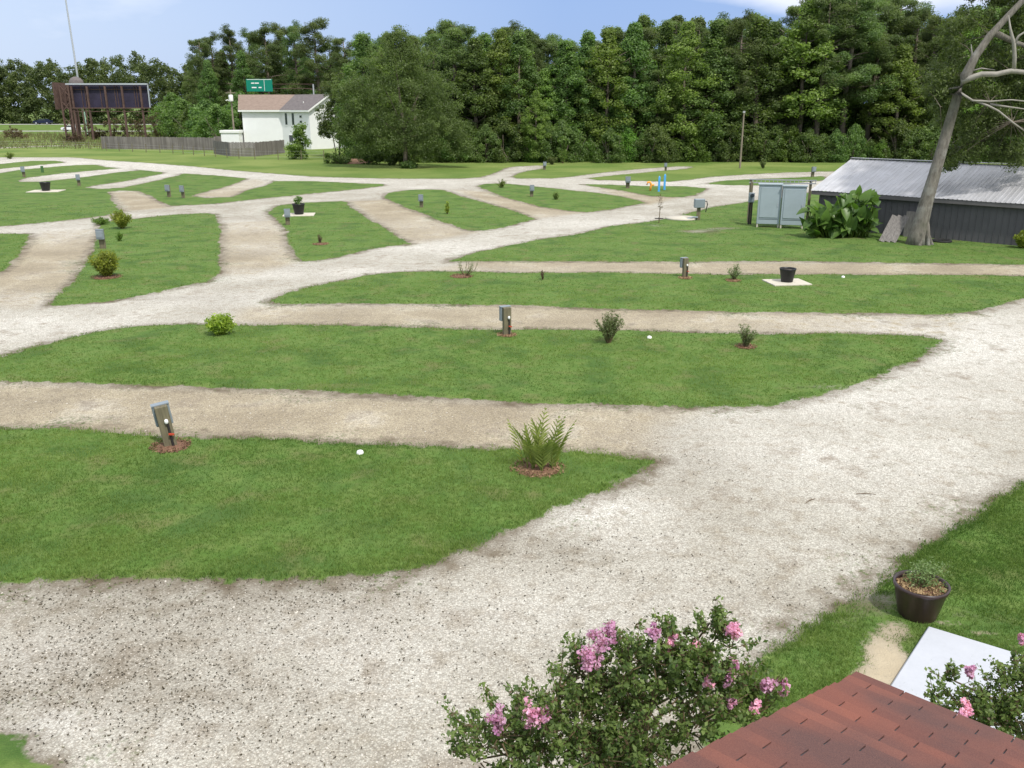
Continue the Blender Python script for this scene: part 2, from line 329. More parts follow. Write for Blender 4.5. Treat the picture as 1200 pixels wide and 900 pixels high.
def lawn_sd0(Pt):
    g=seg_sd(Pt,G); l=np.full(len(Pt),-1e9)
    for q in LAWN: l=np.maximum(l,seg_sd(Pt,q))
    s=np.maximum(-g,l)
    for q in PADS: s=np.minimum(s,-seg_sd(Pt,q))
    return s
def wob(P):
    x,y=P[:,0],P[:,1]; a=np.sin(2.1*x+1.3*np.sin(1.7*y))*np.sin(2.7*y+1.1*np.sin(1.9*x+2)); b=np.sin(5.3*x+2*np.sin(4.1*y+1))*np.sin(6.1*y+1.7*np.sin(4.7*x)); c=np.sin(13.*x+2*np.sin(9.7*y))*np.sin(14.3*y+2*np.sin(11*x+1)); d=np.sin(.8*x+1.9)*np.sin(.67*y+.5*np.sin(x)); return .055*a+.06*b+.05*c+.08*d
def lawn_sd(Pt):
    s_=lawn_sd0(Pt); return s_+wob(Pt)*np.clip(1.2-np.abs(s_),0,1)
def blobs(Pt,L):
    o=np.zeros(len(Pt))
    for x,y,rx,ry,a in L:
        c=at(x,y); o+=a*np.exp(-(((Pt[:,0]-c.x)/rx)**2+((Pt[:,1]-c.y)/ry)**2))
    return o
WHITE=[(690,595,1.4,.8,1),(1150,400,5,4,1.1),(1000,470,4,1.5,.9),(900,530,2.5,1.5,.6),(1120,560,2.5,1.6,.5),(560,290,12,2.5,.9),(200,350,9,1.5,.8),(30,385,6,2,.8),(400,320,8,1.5,.7),(40,770,.8,.6,.8),(60,850,.8,.4,1),(350,730,1.2,.7,.5),(640,720,2,1,.5),(380,215,20,8,.6),(200,197,25,10,.8),(840,215,14,8,.8),(240,265,10,3,.6),(60,275,6,3,.5),(700,262,8,4,.8),(850,750,1.2,.8,.5),(430,780,1.5,.7,.5),(960,420,3,1.5,.9),(80,190,30,10,.8),(90,206,30,3,.7)]
DIRT=[(90,700,2.2,.7,.75),(250,700,2.5,.8,.8),(130,780,1.6,1.,1.),(20,800,.9,.6,1.),(260,830,1.6,.8,.7),(420,690,1.2,.6,.5),(800,545,1.6,1.,.6),(720,650,1.5,.8,.4),(640,640,1.,.5,.6),(40,470,1.6,.7,.6),(150,490,1.5,.5,.5),(90,310,1.5,2,.6),(40,340,2,1.5,.6),(110,278,2,1,.8),(270,300,1.5,3,.6),(200,349,3,.5,.9),(240,355,2,.6,.5),(1040,640,.8,.6,.5),(1060,745,.3,.25,.8),(1030,720,.4,.2,.9),(1000,735,.3,.3,.4),(560,465,4,.35,1.),(430,380,3,1,.4),(1090,380,2,.7,.6),(560,258,2,2,.4),(240,262,2,1,.4),(950,700,1.2,.5,.5),(450,750,2.5,1,.25),(760,740,2,1,.25)]
SAND=[(1042,775,.3,.5,1.1),(1022,800,.3,.3,.9),(1050,740,.3,.3,.6),(1110,733,.3,.12,.55),(1150,745,.4,.1,.55)]
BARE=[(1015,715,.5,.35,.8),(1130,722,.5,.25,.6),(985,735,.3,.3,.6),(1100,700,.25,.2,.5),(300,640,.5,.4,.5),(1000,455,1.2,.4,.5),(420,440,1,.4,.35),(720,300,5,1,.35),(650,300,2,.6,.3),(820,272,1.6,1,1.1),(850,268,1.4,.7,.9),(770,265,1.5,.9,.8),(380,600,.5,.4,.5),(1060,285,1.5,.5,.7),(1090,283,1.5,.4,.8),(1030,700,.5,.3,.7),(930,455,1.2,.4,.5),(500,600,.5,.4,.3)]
def ground():
    ys=np.concatenate([np.arange(137,150,1.),np.arange(150,262,1.),np.arange(262,500,2.),np.arange(500,1090,3.5)])
    xs=np.arange(-420,1620.1,4.)
    yy,xx=np.meshgrid(ys,xs,indexing='ij'); u=(xx-600)/F; v=(450-yy)/F
    dy=CP+v*SP; dz=-SP+v*CP; t=-H/dz; X=u*t; Y=dy*t
    Pt=np.stack([X.ravel(),Y.ravel()],1); sd=lawn_sd(Pt)
    pad=np.zeros(len(Pt))
    for q in TAN: pad=np.maximum(pad,np.clip(seg_sd(Pt,q)/.8+.5,0,1))
    gsd=seg_sd(Pt,G); mea=np.where(gsd<0,np.clip((Pt[:,1]-60)/40,0,1),0)
    mea=np.maximum(mea,np.clip((Pt[:,1]-95)/30,0,1)*.6)
    sm=np.clip(sd/.25,0,1); z=.035*sm*sm*(3-2*sm)
    V=np.stack([Pt[:,0],Pt[:,1],z],1); nr,nc=len(ys),len(xs)
    i=np.arange(nr-1)[:,None]*nc+np.arange(nc-1)[None]; Fq=np.stack([i,i+1,i+1+nc,i+nc],-1).reshape(-1,4)[:,::-1]
    fs=sd[Fq].mean(1); fp=pad[Fq].mean(1); fg=gsd[Fq].mean(1)
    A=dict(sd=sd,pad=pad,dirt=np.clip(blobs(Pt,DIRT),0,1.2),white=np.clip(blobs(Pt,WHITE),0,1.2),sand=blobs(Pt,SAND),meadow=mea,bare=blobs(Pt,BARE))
    for name,sel in (('gravel_road',(fs<=0)&(fp<.5)),('gravel_pad',(fs<=0)&(fp>=.5)),('lawn',(fs>0)&(fg>0)),('meadow',(fs>0)&(fg<=0))):
        q=Fq[sel]; used=np.unique(q); mp=np.full(len(V),-1); mp[used]=np.arange(len(used)); q=mp[q].astype(np.int32)
        me=bpy.data.meshes.new(name); me.vertices.add(len(used)); me.vertices.foreach_set('co',V[used].astype(np.float32).ravel())
        me.loops.add(q.size); me.loops.foreach_set('vertex_index',q.ravel()); me.polygons.add(len(q)); me.polygons.foreach_set('loop_start',np.arange(0,q.size,4,dtype=np.int32))
        for k,a in A.items(): me.attributes.new(k,'FLOAT','POINT').data.foreach_set('value',a[used].astype(np.float32))
        me.materials.append(M['ground']); me.update(calc_edges=True); me.validate(); me.polygons.foreach_set('use_smooth',[True]*len(me.polygons))
        o=bpy.data.objects.new(name,me); COL.objects.link(o); tag(o,kind='structure')
    # the far ground, just under the detailed sheet
    me=bpy.data.meshes.new('ground'); me.from_pydata([(-3000,-60,-.02),(3000,-60,-.02),(3000,4000,-.02),(-3000,4000,-.02)],[],[(0,1,2,3)])
    for k,val in (('sd',5.),('pad',0.),('dirt',0.),('white',0.),('sand',0.),('meadow',.5),('bare',0.)): me.attributes.new(k,'FLOAT','POINT').data.foreach_set('value',[val]*4)
    me.materials.append(M['ground']); o=bpy.data.objects.new('ground',me); COL.objects.link(o); tag(o,kind='structure')
ground()
def spread(n,x0,x1,y0,y1):
    x=rng.uniform(x0,x1,n); y=rng.uniform(y0,y1,n); u=(x-600)/F; v=(450-y)/F; t=-H/(-SP+v*CP); return np.stack([u*t,(CP+v*SP)*t],1)
def grass_blades():
    Pt=np.concatenate([spread(430000,-160,1360,330,700),spread(70000,-160,1360,240,330),spread(120000,850,1420,560,850)])
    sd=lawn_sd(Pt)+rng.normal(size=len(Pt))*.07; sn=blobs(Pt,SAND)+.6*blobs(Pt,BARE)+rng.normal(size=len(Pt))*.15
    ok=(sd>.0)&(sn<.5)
    # thin out by a patchy random field so the turf is uneven
    fld=np.sin(Pt[:,0]*1.7+np.sin(Pt[:,1]*1.3)*2)*np.sin(Pt[:,1]*2.1+np.sin(Pt[:,0]*.9)*2)
    ok&=rng.random(len(Pt))<.62+.3*fld
    f2=np.sin(Pt[:,0]*.61+np.sin(Pt[:,1]*.47+1)*1.7)+np.sin(Pt[:,1]*.83+np.sin(Pt[:,0]*.39)*2.3); f3=np.sin(Pt[:,0]*4.3+np.sin(Pt[:,1]*3.1)*2)*np.sin(Pt[:,1]*5.1+np.sin(Pt[:,0]*3.7)*2); fld=.5*fld+.38*f2+.35*f3; Pt=Pt[ok]; fld=fld[ok]; n=len(Pt); d=np.hypot(Pt[:,0],Pt[:,1]); out=[];va=[]
    for k in range(3):
        a=rng.uniform(0,2*math.pi,n); w=(.0026+.0002*d)*rng.uniform(.7,1.3,n); h=rng.uniform(.02,.06,n)*(1+.15*fld)*np.where(rng.random(n)<.03,1.6,1); ln=rng.uniform(.1,.9,n)*h
        bx=Pt[:,0]+rng.normal(size=n)*.02; by=Pt[:,1]+rng.normal(size=n)*.02; ta=a+rng.normal(size=n)
        z0=np.full(n,.025)
        V=np.stack([np.stack([bx-np.cos(a)*w,by-np.sin(a)*w,z0],1),np.stack([bx+np.cos(a)*w,by+np.sin(a)*w,z0],1),np.stack([bx+np.cos(ta)*ln,by+np.sin(ta)*ln,z0+h],1)],1)
        out.append(V.reshape(-1,3)); va.append(np.repeat(np.clip(.45+.30*fld+rng.normal(size=n)*.24,0,1),3))
    o=npmesh('grass',np.concatenate(out),3,'grassm',np.concatenate(va)); tag(o,'short green blades of mown grass on the lawns','grass',kind='stuff')
M['grassm']=leafm('grassm',(.048,.105,.02),(.225,.29,.085),.4,.6,.2)
grass_blades()
def stones():
    Pt=np.concatenate([spread(70000,-120,1320,470,980),spread(14000,-120,1320,360,470)]); sd=lawn_sd(Pt); Pt=Pt[(sd<-.05)&(rng.random(len(Pt))<np.clip(-sd/.9,.08,1))]; n=len(Pt)
    base=np.array([[1,0,0],[0,1,0],[-1,0,0],[0,-1,0],[0,0,1]],float); V=np.repeat(base[None],n,0)*(1+rng.normal(size=(n,5,3))*.22)
    s=rng.uniform(.004,.0135,n)*np.where(rng.random(n)<.05,1.7,1); a=rng.uniform(0,6.28,n)
    V[...,0]*=s[:,None]; V[...,1]*=(s*rng.uniform(.6,1,n))[:,None]; V[...,2]*=(s*.6)[:,None]
    x=V[...,0]*np.cos(a)[:,None]-V[...,1]*np.sin(a)[:,None]; y=V[...,0]*np.sin(a)[:,None]+V[...,1]*np.cos(a)[:,None]
    V=np.stack([x+Pt[:,:1],y+Pt[:,1:2],V[...,2]+.002],-1)
    idx=np.array([[0,1,4],[1,2,4],[2,3,4],[3,0,4]]); T=V[:,idx].reshape(-1,3)
    va=np.repeat(np.clip(rng.beta(2.2,1.4,n),0,1),12)
    tag(npmesh('gravel',T,3,'stone',va),'loose pale gravel stones scattered over the drive','gravel',kind='stuff')
    Q=spread(26000,-120,1320,440,980); dr=blobs(Q,DIRT); sd=lawn_sd(Q); Q=Q[(sd<0)&(rng.random(len(Q))<.05+.75*dr)]; n=len(Q)
    C=np.concatenate([Q,np.full((n,1),.012)],1); V,va=leaves(C,.015,2,.026,.4,.3,.5,clumpvar=.4,up=1.5)
    tag(npmesh('leaf_litter',V,4,'litter',va),'dark dead leaf bits lying on the gravel','leaf litter',kind='stuff')
M['stone']=leafm('stone',(.28,.245,.18),(.74,.71,.62),0.,.9,.2); M['litter']=leafm('litter',(.035,.03,.02),(.12,.10,.06),0.,.9,.1)
stones()
# ------------------------------------------------------------------ trees
def limb(mb,p0,p1,r0,r1,n=6,wob=.1,seg=5,r=random):
    p0=Vector(p0);p1=Vector(p1); L=(p1-p0).length; pts=[];rr=[]
    for i in range(seg+1):
        t=i/seg; q=p0.lerp(p1,t)
        if 0<i<seg: q+=Vector((r.uniform(-1,1),r.uniform(-1,1),r.uniform(-.5,.5)))*L*wob
        pts.append(q); rr.append(r0+(r1-r0)*t)
    mb.tube(pts,rr,n); return pts
def crown_broad(h,rad,r,base=.06,k=150,conic=.35):
    C=[];Rr=[]
    lob=[(r.uniform(0,6.28),r.uniform(.25,.95),r.uniform(.75,1.25)) for _ in range(7)]
    while len(C)<k:
        z=base+(1-base)*r.random()**.9; a=r.uniform(0,6.28)
        prof=math.sin(min(1,(z-base)/(1-base)*.9+.18)*math.pi)**.55*(1-conic*z)
        m=1.
        for la,lz,lm in lob:
            d=abs((a-la+3.14)%6.28-3.14)/.8; m*=1+(lm-1)*math.exp(-d*d-((z-lz)/.14)**2)
        rr=rad*prof*m*(.55+.5*r.random()); C.append((rr*math.cos(a),rr*math.sin(a),z*h)); Rr.append(r.uniform(.45,1.05)*(1.-.35*z))
    return C,Rr
def mk_tree(kind,seed,h=15.,rad=3.2):
    """returns a dict of named meshes"""
    r=random.Random(seed); g=np.random.default_rng(seed); tb=MB()
    if kind=='broad':
        C,Rr=crown_broad(h,rad,r,.04,185); V,va=leaves(C,np.array(Rr)*1.15,150,.215,.45,.8,r=g,clumpvar=.35,out=.9)
        lt=[(0,0,h*.93+.4)]; V2,va2=leaves([(r.gauss(0,.35),r.gauss(0,.35),h*(.93+.05*r.random())) for _ in range(9)],.35,30,.25,.6,1.4,r=g); V=np.concatenate([V,V2]); va=np.concatenate([va,va2])
        tb.tube([(0,0,-.1),(.1,0,h*.3),(-.1,.1,h*.6),(0,0,h*.9)],[.26,.2,.13,.03],7)
        for i in range(14):
            z=h*r.uniform(.12,.8); a=r.uniform(0,6.28); L=rad*.75*(1-z/h*.4); limb(tb,(0,0,z),(L*math.cos(a),L*math.sin(a),z+L*.6),.08,.02,5,.06,4,r)
        mat='leaf_broad'
    elif kind=='light':
        C,Rr=crown_broad(h,rad*1.05,r,.05,170,.25); V,va=leaves(C,np.array(Rr)*1.15,140,.235,.6,.8,r=g,clumpvar=.3,out=.9)
        tb.tube([(0,0,-.1),(.1,0,h*.3),(-.1,.1,h*.6),(0,0,h*.85)],[.22,.17,.1,.03],7)
        for i in range(12):
            z=h*r.uniform(.12,.8); a=r.uniform(0,6.28); L=rad*.75; limb(tb,(0,0,z),(L*math.cos(a),L*math.sin(a),z+L*.6),.07,.02,5,.06,4,r)
        mat='leaf_mid'
    elif kind=='pine':
        C=[];Rr=[]; tb.tube([(0,0,-.1),(.15,0,h*.35),(-.1,.1,h*.7),(0,0,h*.97)],[.27,.21,.14,.03],8)
        for i in range(34):
            z=h*(.36+.62*(i/34)); a=r.uniform(0,6.28); L=rad*(1.05-.75*((z/h-.36)/.64)**1.5)*r.uniform(.5,1.1)
            e=(L*math.cos(a),L*math.sin(a),z+L*r.uniform(.05,.45)); pts=limb(tb,(0,0,z),e,.07,.02,5,.05,4,r)
            for q in range(4):
                f=r.uniform(.45,1.05); C.append((e[0]*f+r.gauss(0,.25),e[1]*f+r.gauss(0,.25),z+(e[2]-z)*f+r.gauss(0,.2))); Rr.append(r.uniform(.4,.8))
        V,va=leaves(C,np.array(Rr)*1.1,165,.25,.5,.65,.22,r=g,clumpvar=.35,up=.5); mat='leaf_pine'
    elif kind=='under':
        C,Rr=crown_broad(h,rad,r,.0,70,.1); V,va=leaves(C,np.array(Rr)*.9,110,.2,.5,.85,r=g,clumpvar=.35,out=.9)
        for i in range(5): limb(tb,(r.gauss(0,.2),r.gauss(0,.2),-.05),(r.gauss(0,rad*.5),r.gauss(0,rad*.5),h*.7),.07,.02,5,.06,4,r)
        mat='leaf_broad'
    return V,va,tb,mat
PROTO={}
def proto(key,*a,mat=None,names=('crown','trunk'),root='tree'):
    V,va,tb,mt=mk_tree(*a)
    o=thing(root,(0,0,0),'x','tree'); npmesh(names[0],V,4,mat or mt,va,o); tb.build(names[1],'bark',o,True); PROTO[key]=[o,True,a[2] if len(a)>2 else 15.]
for i in range(4): proto('broad%d'%i,'broad',100+i,15.,3.0,root='broadleaf_tree')
for i in range(3): proto('light%d'%i,'light',120+i,15.,2.9,root='broadleaf_tree')
for i in range(4): proto('pine%d'%i,'pine',140+i,15.,3.3,root='pine_tree')
for i in range(3): proto('under%d'%i,'under',160+i,4.,2.2,root='bush',names=('foliage','branches'))
proto('underlight','under',170,4.,2.2,mat='leaf_bright',root='bush',names=('foliage','branches'))
def plant_tree(key,loc,h,label,cat,group,w=1.,name=None):
    o,fresh,h0=PROTO[key]
    if fresh: PROTO[key][1]=False; c=o
    else: c=copy_tree(o)
    if name: c.name=name
    s=h/h0; c.location=loc; c.scale=(s*w,s*w,s); c.rotation_euler=(0,0,random.uniform(0,6.28))
    tag(c,label,cat,group); return c
def htop(ytop,Y): return H+Y*math.tan(math.atan((450-ytop)/F)-P)
prof=[(380,48),(400,45),(440,42),(500,48),(522,30),(545,28),(560,48),(580,38),(602,28),(625,34),(640,36),(665,44),(690,42),(720,36),(750,22),(775,25),(800,18),(830,22),(860,18),(885,20),(905,34),(925,5),(950,-5),(985,-10),(1010,5),(1040,-8),(1060,10),(1082,18),(1100,26),(1125,8),(1160,-2),(1200,-10),(1250,0),(1300,10),(1360,0),(1450,15),(1560,10)]
def ptop(x): return float(np.interp(x,[p[0] for p in prof],[p[1] for p in prof]))
def section(x,row):
    where='left of the bright young tree' if x<640 else 'between bright young tree and bare pole' if x<868 else 'between bare pole and shed' if x<1000 else 'above the pale-roofed shed'
    return where
GRP='trees along the wood edge'
x=432; i=0
seq=['broad0','light0','broad1','broad2','pine0','broad3','light1','broad1','light2','broad0','broad3','light0','broad2','pine1','light1','broad1','pine2','broad0','pine3','light2','broad2','pine0','broad3','light0','pine1']
while x<1560:
    k=seq[i%len(seq)]; 
    if 915<x<1075 and i%2==0: k='pine%d'%(i%4)
    Y=random.uniform(114.5,117.5); kind='pine' if k[:4]=='pine' else 'broadleaf tree'
    adj='tall dark needled pine' if k[:4]=='pine' else 'light green leafy tree' if k[:5]=='light' else 'tall dark green broadleaf tree'
    plant_tree(k,atY(x,190,Y).xy.to_3d(),htop(ptop(x)+random.uniform(-5,16)+(45 if i%5==3 else 0),Y),f'{adj}, front of the wood, {section(x,0)}','tree',GRP,random.uniform(.95,1.5))
    x+=random.uniform(20,36); i+=1
for row,(Y0,st) in enumerate(((122,30),(130,30),(139,34))):
    x=440+row*7; 
    while x<1600:
        k=random.choice(['broad0','broad1','broad2','broad3','pine0','pine1','pine2','pine3'] if x<900 else ['pine0','pine1','pine2','pine3','broad1']); Y=Y0+random.uniform(-2,2)
        d='dark pine' if k[:4]=='pine' else 'dark broadleaf tree'
        plant_tree(k,atY(x,180,Y).xy.to_3d(),htop(ptop(x)+random.uniform(-3,9),Y),f'{d} deeper inside the wood, {section(x,1)}','tree',GRP,random.uniform(.95,1.3))
        x+=random.uniform(st*.75,st*1.25)
x=488
while x<1560:
    k='underlight' if random.random()<.22 else 'under%d'%random.randrange(3); Y=random.uniform(110.5,113.5)
    ad='bright green low bush' if k=='underlight' else 'dark green low bush'
    plant_tree(k,atY(x,190,Y).xy.to_3d(),random.uniform(2.2,5.),f'{ad}, foot of the wood, {section(x,2)}','bush','bushes at the foot of the wood',random.uniform(.8,1.1))
    x+=random.uniform(13,23)
for k_ in range(46):
    x=445+k_*24+random.uniform(-8,8); Y=random.uniform(124,133)
    plant_tree('under%d'%random.randrange(3),atY(x,185,Y).xy.to_3d(),random.uniform(6,9),f'tall dark undergrowth inside the wood, {section(x,2)}','bush','bushes at the foot of the wood',random.uniform(.9,1.2))
plant_tree('light1',atY(628,190,111.5).xy.to_3d(),8.2,'small bright yellow-green tree in front of the dark wood','tree',GRP,1.25,name='broadleaf_tree')
# pines behind the white house
for x,yt,Y in ((243,46,176),(256,40,182),(278,32,180),(300,36,186),(318,30,178),(336,28,190),(352,27,180),(376,22,174),(392,50,176),(268,60,190),(325,60,195),(290,62,172),(360,60,190),(230,74,200),(408,45,168),(428,42,160),(250,72,170)):
    plant_tree('pine%d'%random.randrange(4) if yt<60 else 'broad%d'%random.randrange(4),atY(x,150,Y).xy.to_3d(),htop(yt,Y),'tall dark pine standing behind the white house' if yt<60 else 'lower dark tree filling in behind the white house','tree','trees behind the white house',random.uniform(.85,1.1))
for x,Y in ((215,190),(228,178),(243,168),(268,170),(285,166),(300,175),(315,168),(205,205),(345,175),(255,160)):
    plant_tree('under%d'%random.randrange(3),atY(x,150,Y).xy.to_3d(),random.uniform(6,9),'dark shrubby growth between the billboard and the white house','bush','shrubs near the white house',1.1)
# far wood beyond the highway
C=[];Rr=[]
for row,Y in enumerate((272,280,288)):
    x=-330.
    while x<-38:
        pxx=600+F*x/(Y*CP+H*SP); yt=float(np.interp(pxx,[-700,0,30,60,80,100,125,165,200,240,300],[66,72,76,68,78,80,70,64,76,78,70]))
        h=htop(yt,Y)+random.uniform(-2.5,1.2); w=random.uniform(2.6,4.2)
        for _ in range(44):
            z=random.random()**.85; a=random.uniform(0,6.28); q=w*(1-.55*z**2)*random.uniform(.4,1.05); C.append((x+q*math.cos(a),Y+q*math.sin(a),.5+z*(h-.5))); Rr.append(random.uniform(.8,1.7))
        x+=random.uniform(3.2,5.5)
V,va=leaves(C,Rr,54,.6,.4,.8,clumpvar=.3,out=.9)
tag(npmesh('far_wood',V,4,'leaf_pine',va),'far dark wood beyond the highway at the left','wood',kind='stuff')
# big lone tree
def cloud_tree(name,label,cat,loc,blobsL,per,leaf,mat,stems,barkm='bark',clump=.8,k=40,group=None,names=('crown','trunk'),var0=.5,asp=.55):
    o=thing(name,loc,label,cat,group); C=[];Rr=[]
    for (x,y,z,rx,ry,rz) in blobsL:
        for _ in range(k):
            d=unit(rng.normal(size=3))*rng.random()**.4; C.append((x+d[0]*rx,y+d[1]*ry,z+d[2]*rz)); Rr.append(clump*rng.uniform(.5,1.2))
    V,va=leaves(C,Rr,per,leaf,var0,.8,asp,clumpvar=.3,out=.7); npmesh(names[0],V,4,mat,va,o)
    tb=MB()
    for s in stems: tb.tube(s[0],s[1],7)
    tb.build(names[1],barkm,o,True); return o
bt=at(475,197)
def bz(x,y,dy=0): q=atY(x,y,bt.y+dy); return q-bt
BL=[]
for x,y,rr,dy in ((412,110,1.8,1),(405,150,1.5,1),(428,165,1.5,.5),(540,170,1.3,0),(500,172,1.6,-.5),(465,45,1.1,0),(470,60,1.8,0),(450,80,2.2,.5),(490,75,2.2,-.5),(430,105,2.2,0),(470,100,3,-1),(510,100,2.2,0),(440,135,2.6,-.5),(480,130,3.1,-1.4),(520,130,2.1,0),(455,155,2.2,-.6),(500,152,2.5,-.8),(530,150,1.4,0),(420,140,1.8,1),(480,160,2,1)): q=bz(x,y,dy); BL.append((q.x,q.y,q.z,rr*1.18,rr*1.1,rr*1.02))
st=[([(0,0,-.1),(.1,0,2),(-.1,0,5),(-.5,0,9),(-.8,0,13.5)],[.28,.22,.18,.12,.03])]
for a in ((-3.4,0,6),(3,.5,6),(2.2,-1,8.5),(-2.4,1,9),(4,-.8,4.8),(-4,0,4)): st.append(([(0,0,2.2+a[2]*.2),(a[0]*.5,a[1]*.5,a[2]*.75),a],[.12,.08,.02]))
cloud_tree('broadleaf_tree','large airy olive green tree standing alone at the lawn edge right of the white house','tree',bt,BL,66,.2,'leaf_olive',st,clump=.8,k=56,asp=.4,var0=.55)
dk=at(398,184)
BL=[]
for x,y,rr in ((398,112,1.8),(388,132,2.),(404,146,1.9),(382,150,1.3),(408,160,1.6),(400,98,1.5),(418,125,1.8)): q=atY(x,y,dk.y)-dk; BL.append((q.x,q.y,q.z,rr,rr,rr*.9))
cloud_tree('broadleaf_tree','smaller dark glossy tree in front of the white house, left of the big airy tree','tree',dk,BL,75,.22,'leaf_broad',[([(0,0,-.1),(.1,0,2),(.2,0,6)],[.14,.12,.05]),([(.6,.2,-.1),(.8,.2,2),(1.4,0,5)],[.12,.1,.04]),([(-.4,.2,-.1),(-.7,.2,2),(-1,0,5)],[.08,.07,.03])],clump=.6,k=38,var0=.35)
q=at(353,187); cloud_tree('bush','rounded bright green bush beside the corner of the white house','bush',q,[(0,0,1.6,1.4,1.2,1.5),(0,0,3.3,.9,.9,1.2),(-.9,0,1.,1.,1,.9)],40,.24,'leaf_mid',[([(0,0,-.1),(.1,0,3)],[.07,.03])],clump=.5,k=40,names=('foliage','branches'))
for x,y,w,h,lab in ((393,192,2.4,1.1,'low dark shrub growing on the earth mound, left one'),(432,193,3.4,1.9,'low dark shrub growing on the earth mound, middle one'),(460,194,3.,2.4,'dark shrub right on the mound below the big airy tree'),(477,197.5,1.2,.8,'dark ground shrub at the foot of the big airy tree trunk')):
    q=at(x,y); cloud_tree('bush',lab,'bush',q,[(0,0,h*.5,w*.6,1.,h*.6),(w*.4,0,h*.35,w*.4,.9,h*.4)],36,.24,'leaf_broad',[([(0,0,-.1),(.1,0,h*.6)],[.06,.02])],clump=.4,k=34,names=('foliage','branches'),var0=.3)
mb=MB(); q=at(413,191.5)
mb.lathe([(2.4,-.05),(1.9,.25),(1.2,.42),(.5,.5),(0.01,.51)],28,(0,0,0)); o=mb.build('dirt_mound','mulchy',None,True) if 'mulchy' in M else mb.build('dirt_mound',plain('dirt_mound',(.22,.13,.085),.95,0,.3,2,.4),None,True)
o.location=(q.x,q.y+.5,0); tag(o,'low mound of reddish earth under the dark shrubs','earth mound')
# brown scrub by the billboard
for x,y,w,h,mt,lab in ((108,163,4,3.4,'leaf_red','brown scrub under the left half of the billboard'),(135,163,5,4.5,'leaf_red','brown scrub under the middle of the billboard'),(160,162,5,5.,'leaf_red','brown scrub under the right end of the billboard'),(185,163,4,6,'leaf_red','brown scrub just right of the billboard'),(198,163,3.6,8,'leaf_olive','olive green small tree right of the billboard'),(215,164,3,5,'leaf_olive','olive bush behind the plank fence'),(15,163,4.5,2.8,'leaf_red','brown bush on the grass verge at far left'),(85,167,3,1.6,'leaf_red','low brown weeds at the foot of the billboard legs')):
    q=at(x,y); cloud_tree('bush',lab,'bush',q,[(0,0,h*.5,w*.55,1.6,h*.5),(w*.3,0,h*.3,w*.5,1.4,h*.3)],20,.42,mt,[([(0,0,-.1),(.1,0,h*.7)],[.08,.02]),([(.5,0,-.1),(1.1,0,h*.6)],[.06,.02])],clump=.6,k=32,names=('foliage','branches'),asp=.3)
# ------------------------------------------------------------------ leaning tree on the right
tb0=at(1077,287)
def tp(x,y,dy=0): return atY(x,y,tb0.y+dy)-tb0
o=thing('leaning_tree',tb0,'tall leaning grey-barked tree in front of the metal-roofed shed','tree')
mb=MB(); pts=[tp(1072,290),tp(1075,276),tp(1080,258),tp(1086,235),tp(1095,205),tp(1108,160),tp(1122,112),tp(1131,90),tp(1143,66),tp(1160,42),tp(1182,18),tp(1203,-4),tp(1228,-26),tp(1250,-60)]
mb.tube(pts,[.5,.42,.36,.32,.28,.25,.21,.24,.18,.16,.14,.13,.10,.06],14)
for k in range(len(mb.v)):   # fluted, uneven bark surface
    v=Vector(mb.v[k]); 
for a,L in ((-2.7,.5),(-1.9,.44),(-.9,.45),(-.2,.55),(.8,.42),(3.0,.46)):
    mb.tube([(math.cos(a)*.22,math.sin(a)*.22,1.3),(math.cos(a)*.33,math.sin(a)*.33,.5),(math.cos(a)*L,math.sin(a)*L,.05),(math.cos(a)*L*1.3,math.sin(a)*L*1.3,-.08)],[.08,.13,.11,.04],8)
mb.build('trunk','bark_pale',o,True)
def branch(P_,rads,mat='bark_pale'): MB().tube([tp(*p) for p in P_],rads,8).build('branch',mat,o,True)
branch([(1128,96),(1136,92,-.2),(1150,87,-.4),(1168,87,-.6),(1185,83,-.8),(1203,85,-1),(1240,78,-1.4),(1280,80,-1.4)],[.13,.13,.125,.12,.11,.10,.08,.04],'bark_dead')
branch([(1188,84,-.8),(1189,66,-.9),(1188,50,-1),(1184,34,-1),(1182,18,-1)],[.09,.09,.08,.05,.02],'bark_dead')
branch([(1189,50,-1),(1194,42,-1),(1203,36,-1.2)],[.07,.05,.03],'bark_dead')
branch([(1124,108),(1140,118,-.4),(1160,119,-.7),(1185,117,-.9),(1215,120,-1.1)],[.06,.05,.04,.03,.02],'bark_dead')
branch([(1145,119,-.4),(1158,124,-.7),(1170,130,-.8),(1186,143,-1),(1204,156,-1.1)],[.05,.05,.045,.04,.02],'bark_dead')
branch([(1160,122,-.6),(1180,125,-.8),(1202,128,-1)],[.05,.04,.02],'bark_dead')
branch([(1138,74),(1139,62,.1),(1138,52,.2)],[.06,.04,.02])
branch([(1136,84),(1150,80,-.2),(1166,82,-.3)],[.04,.03,.02],'bark_dead')
branch([(1165,38),(1190,50,.8),(1220,60,1.2),(1260,70,1.5)],[.16,.12,.08,.03])
branch([(1126,102,.2),(1112,104,.6),(1100,118,1)],[.05,.035,.015])
branch([(1200,0),(1180,-30,.5),(1150,-60,.8)],[.16,.1,.03])
C=[];Rr=[]
reg=[(1112,90,18,22,14),(1105,125,12,20,10),(1150,105,34,14,16),(1175,145,34,22,30),(1140,160,20,18,14),(1190,180,26,12,12),(1120,180,18,10,8),(1110,192,10,4,3),(1135,30,20,18,9),(1175,70,25,20,14),(1200,100,25,25,20),(1210,20,30,28,24),(1120,55,14,14,7),(1240,130,25,40,30),(1240,40,25,40,30),(1180,-20,40,25,25),(1092,100,10,14,4),(1230,-50,60,30,30)]
for x,y,rx,ry,n in reg:
    for _ in range(int(n*2.9)): C.append(tuple(tp(x+random.gauss(0,rx*.6),y+random.gauss(0,ry*.6),random.uniform(.6,4.)))); Rr.append(random.uniform(.22,.6))
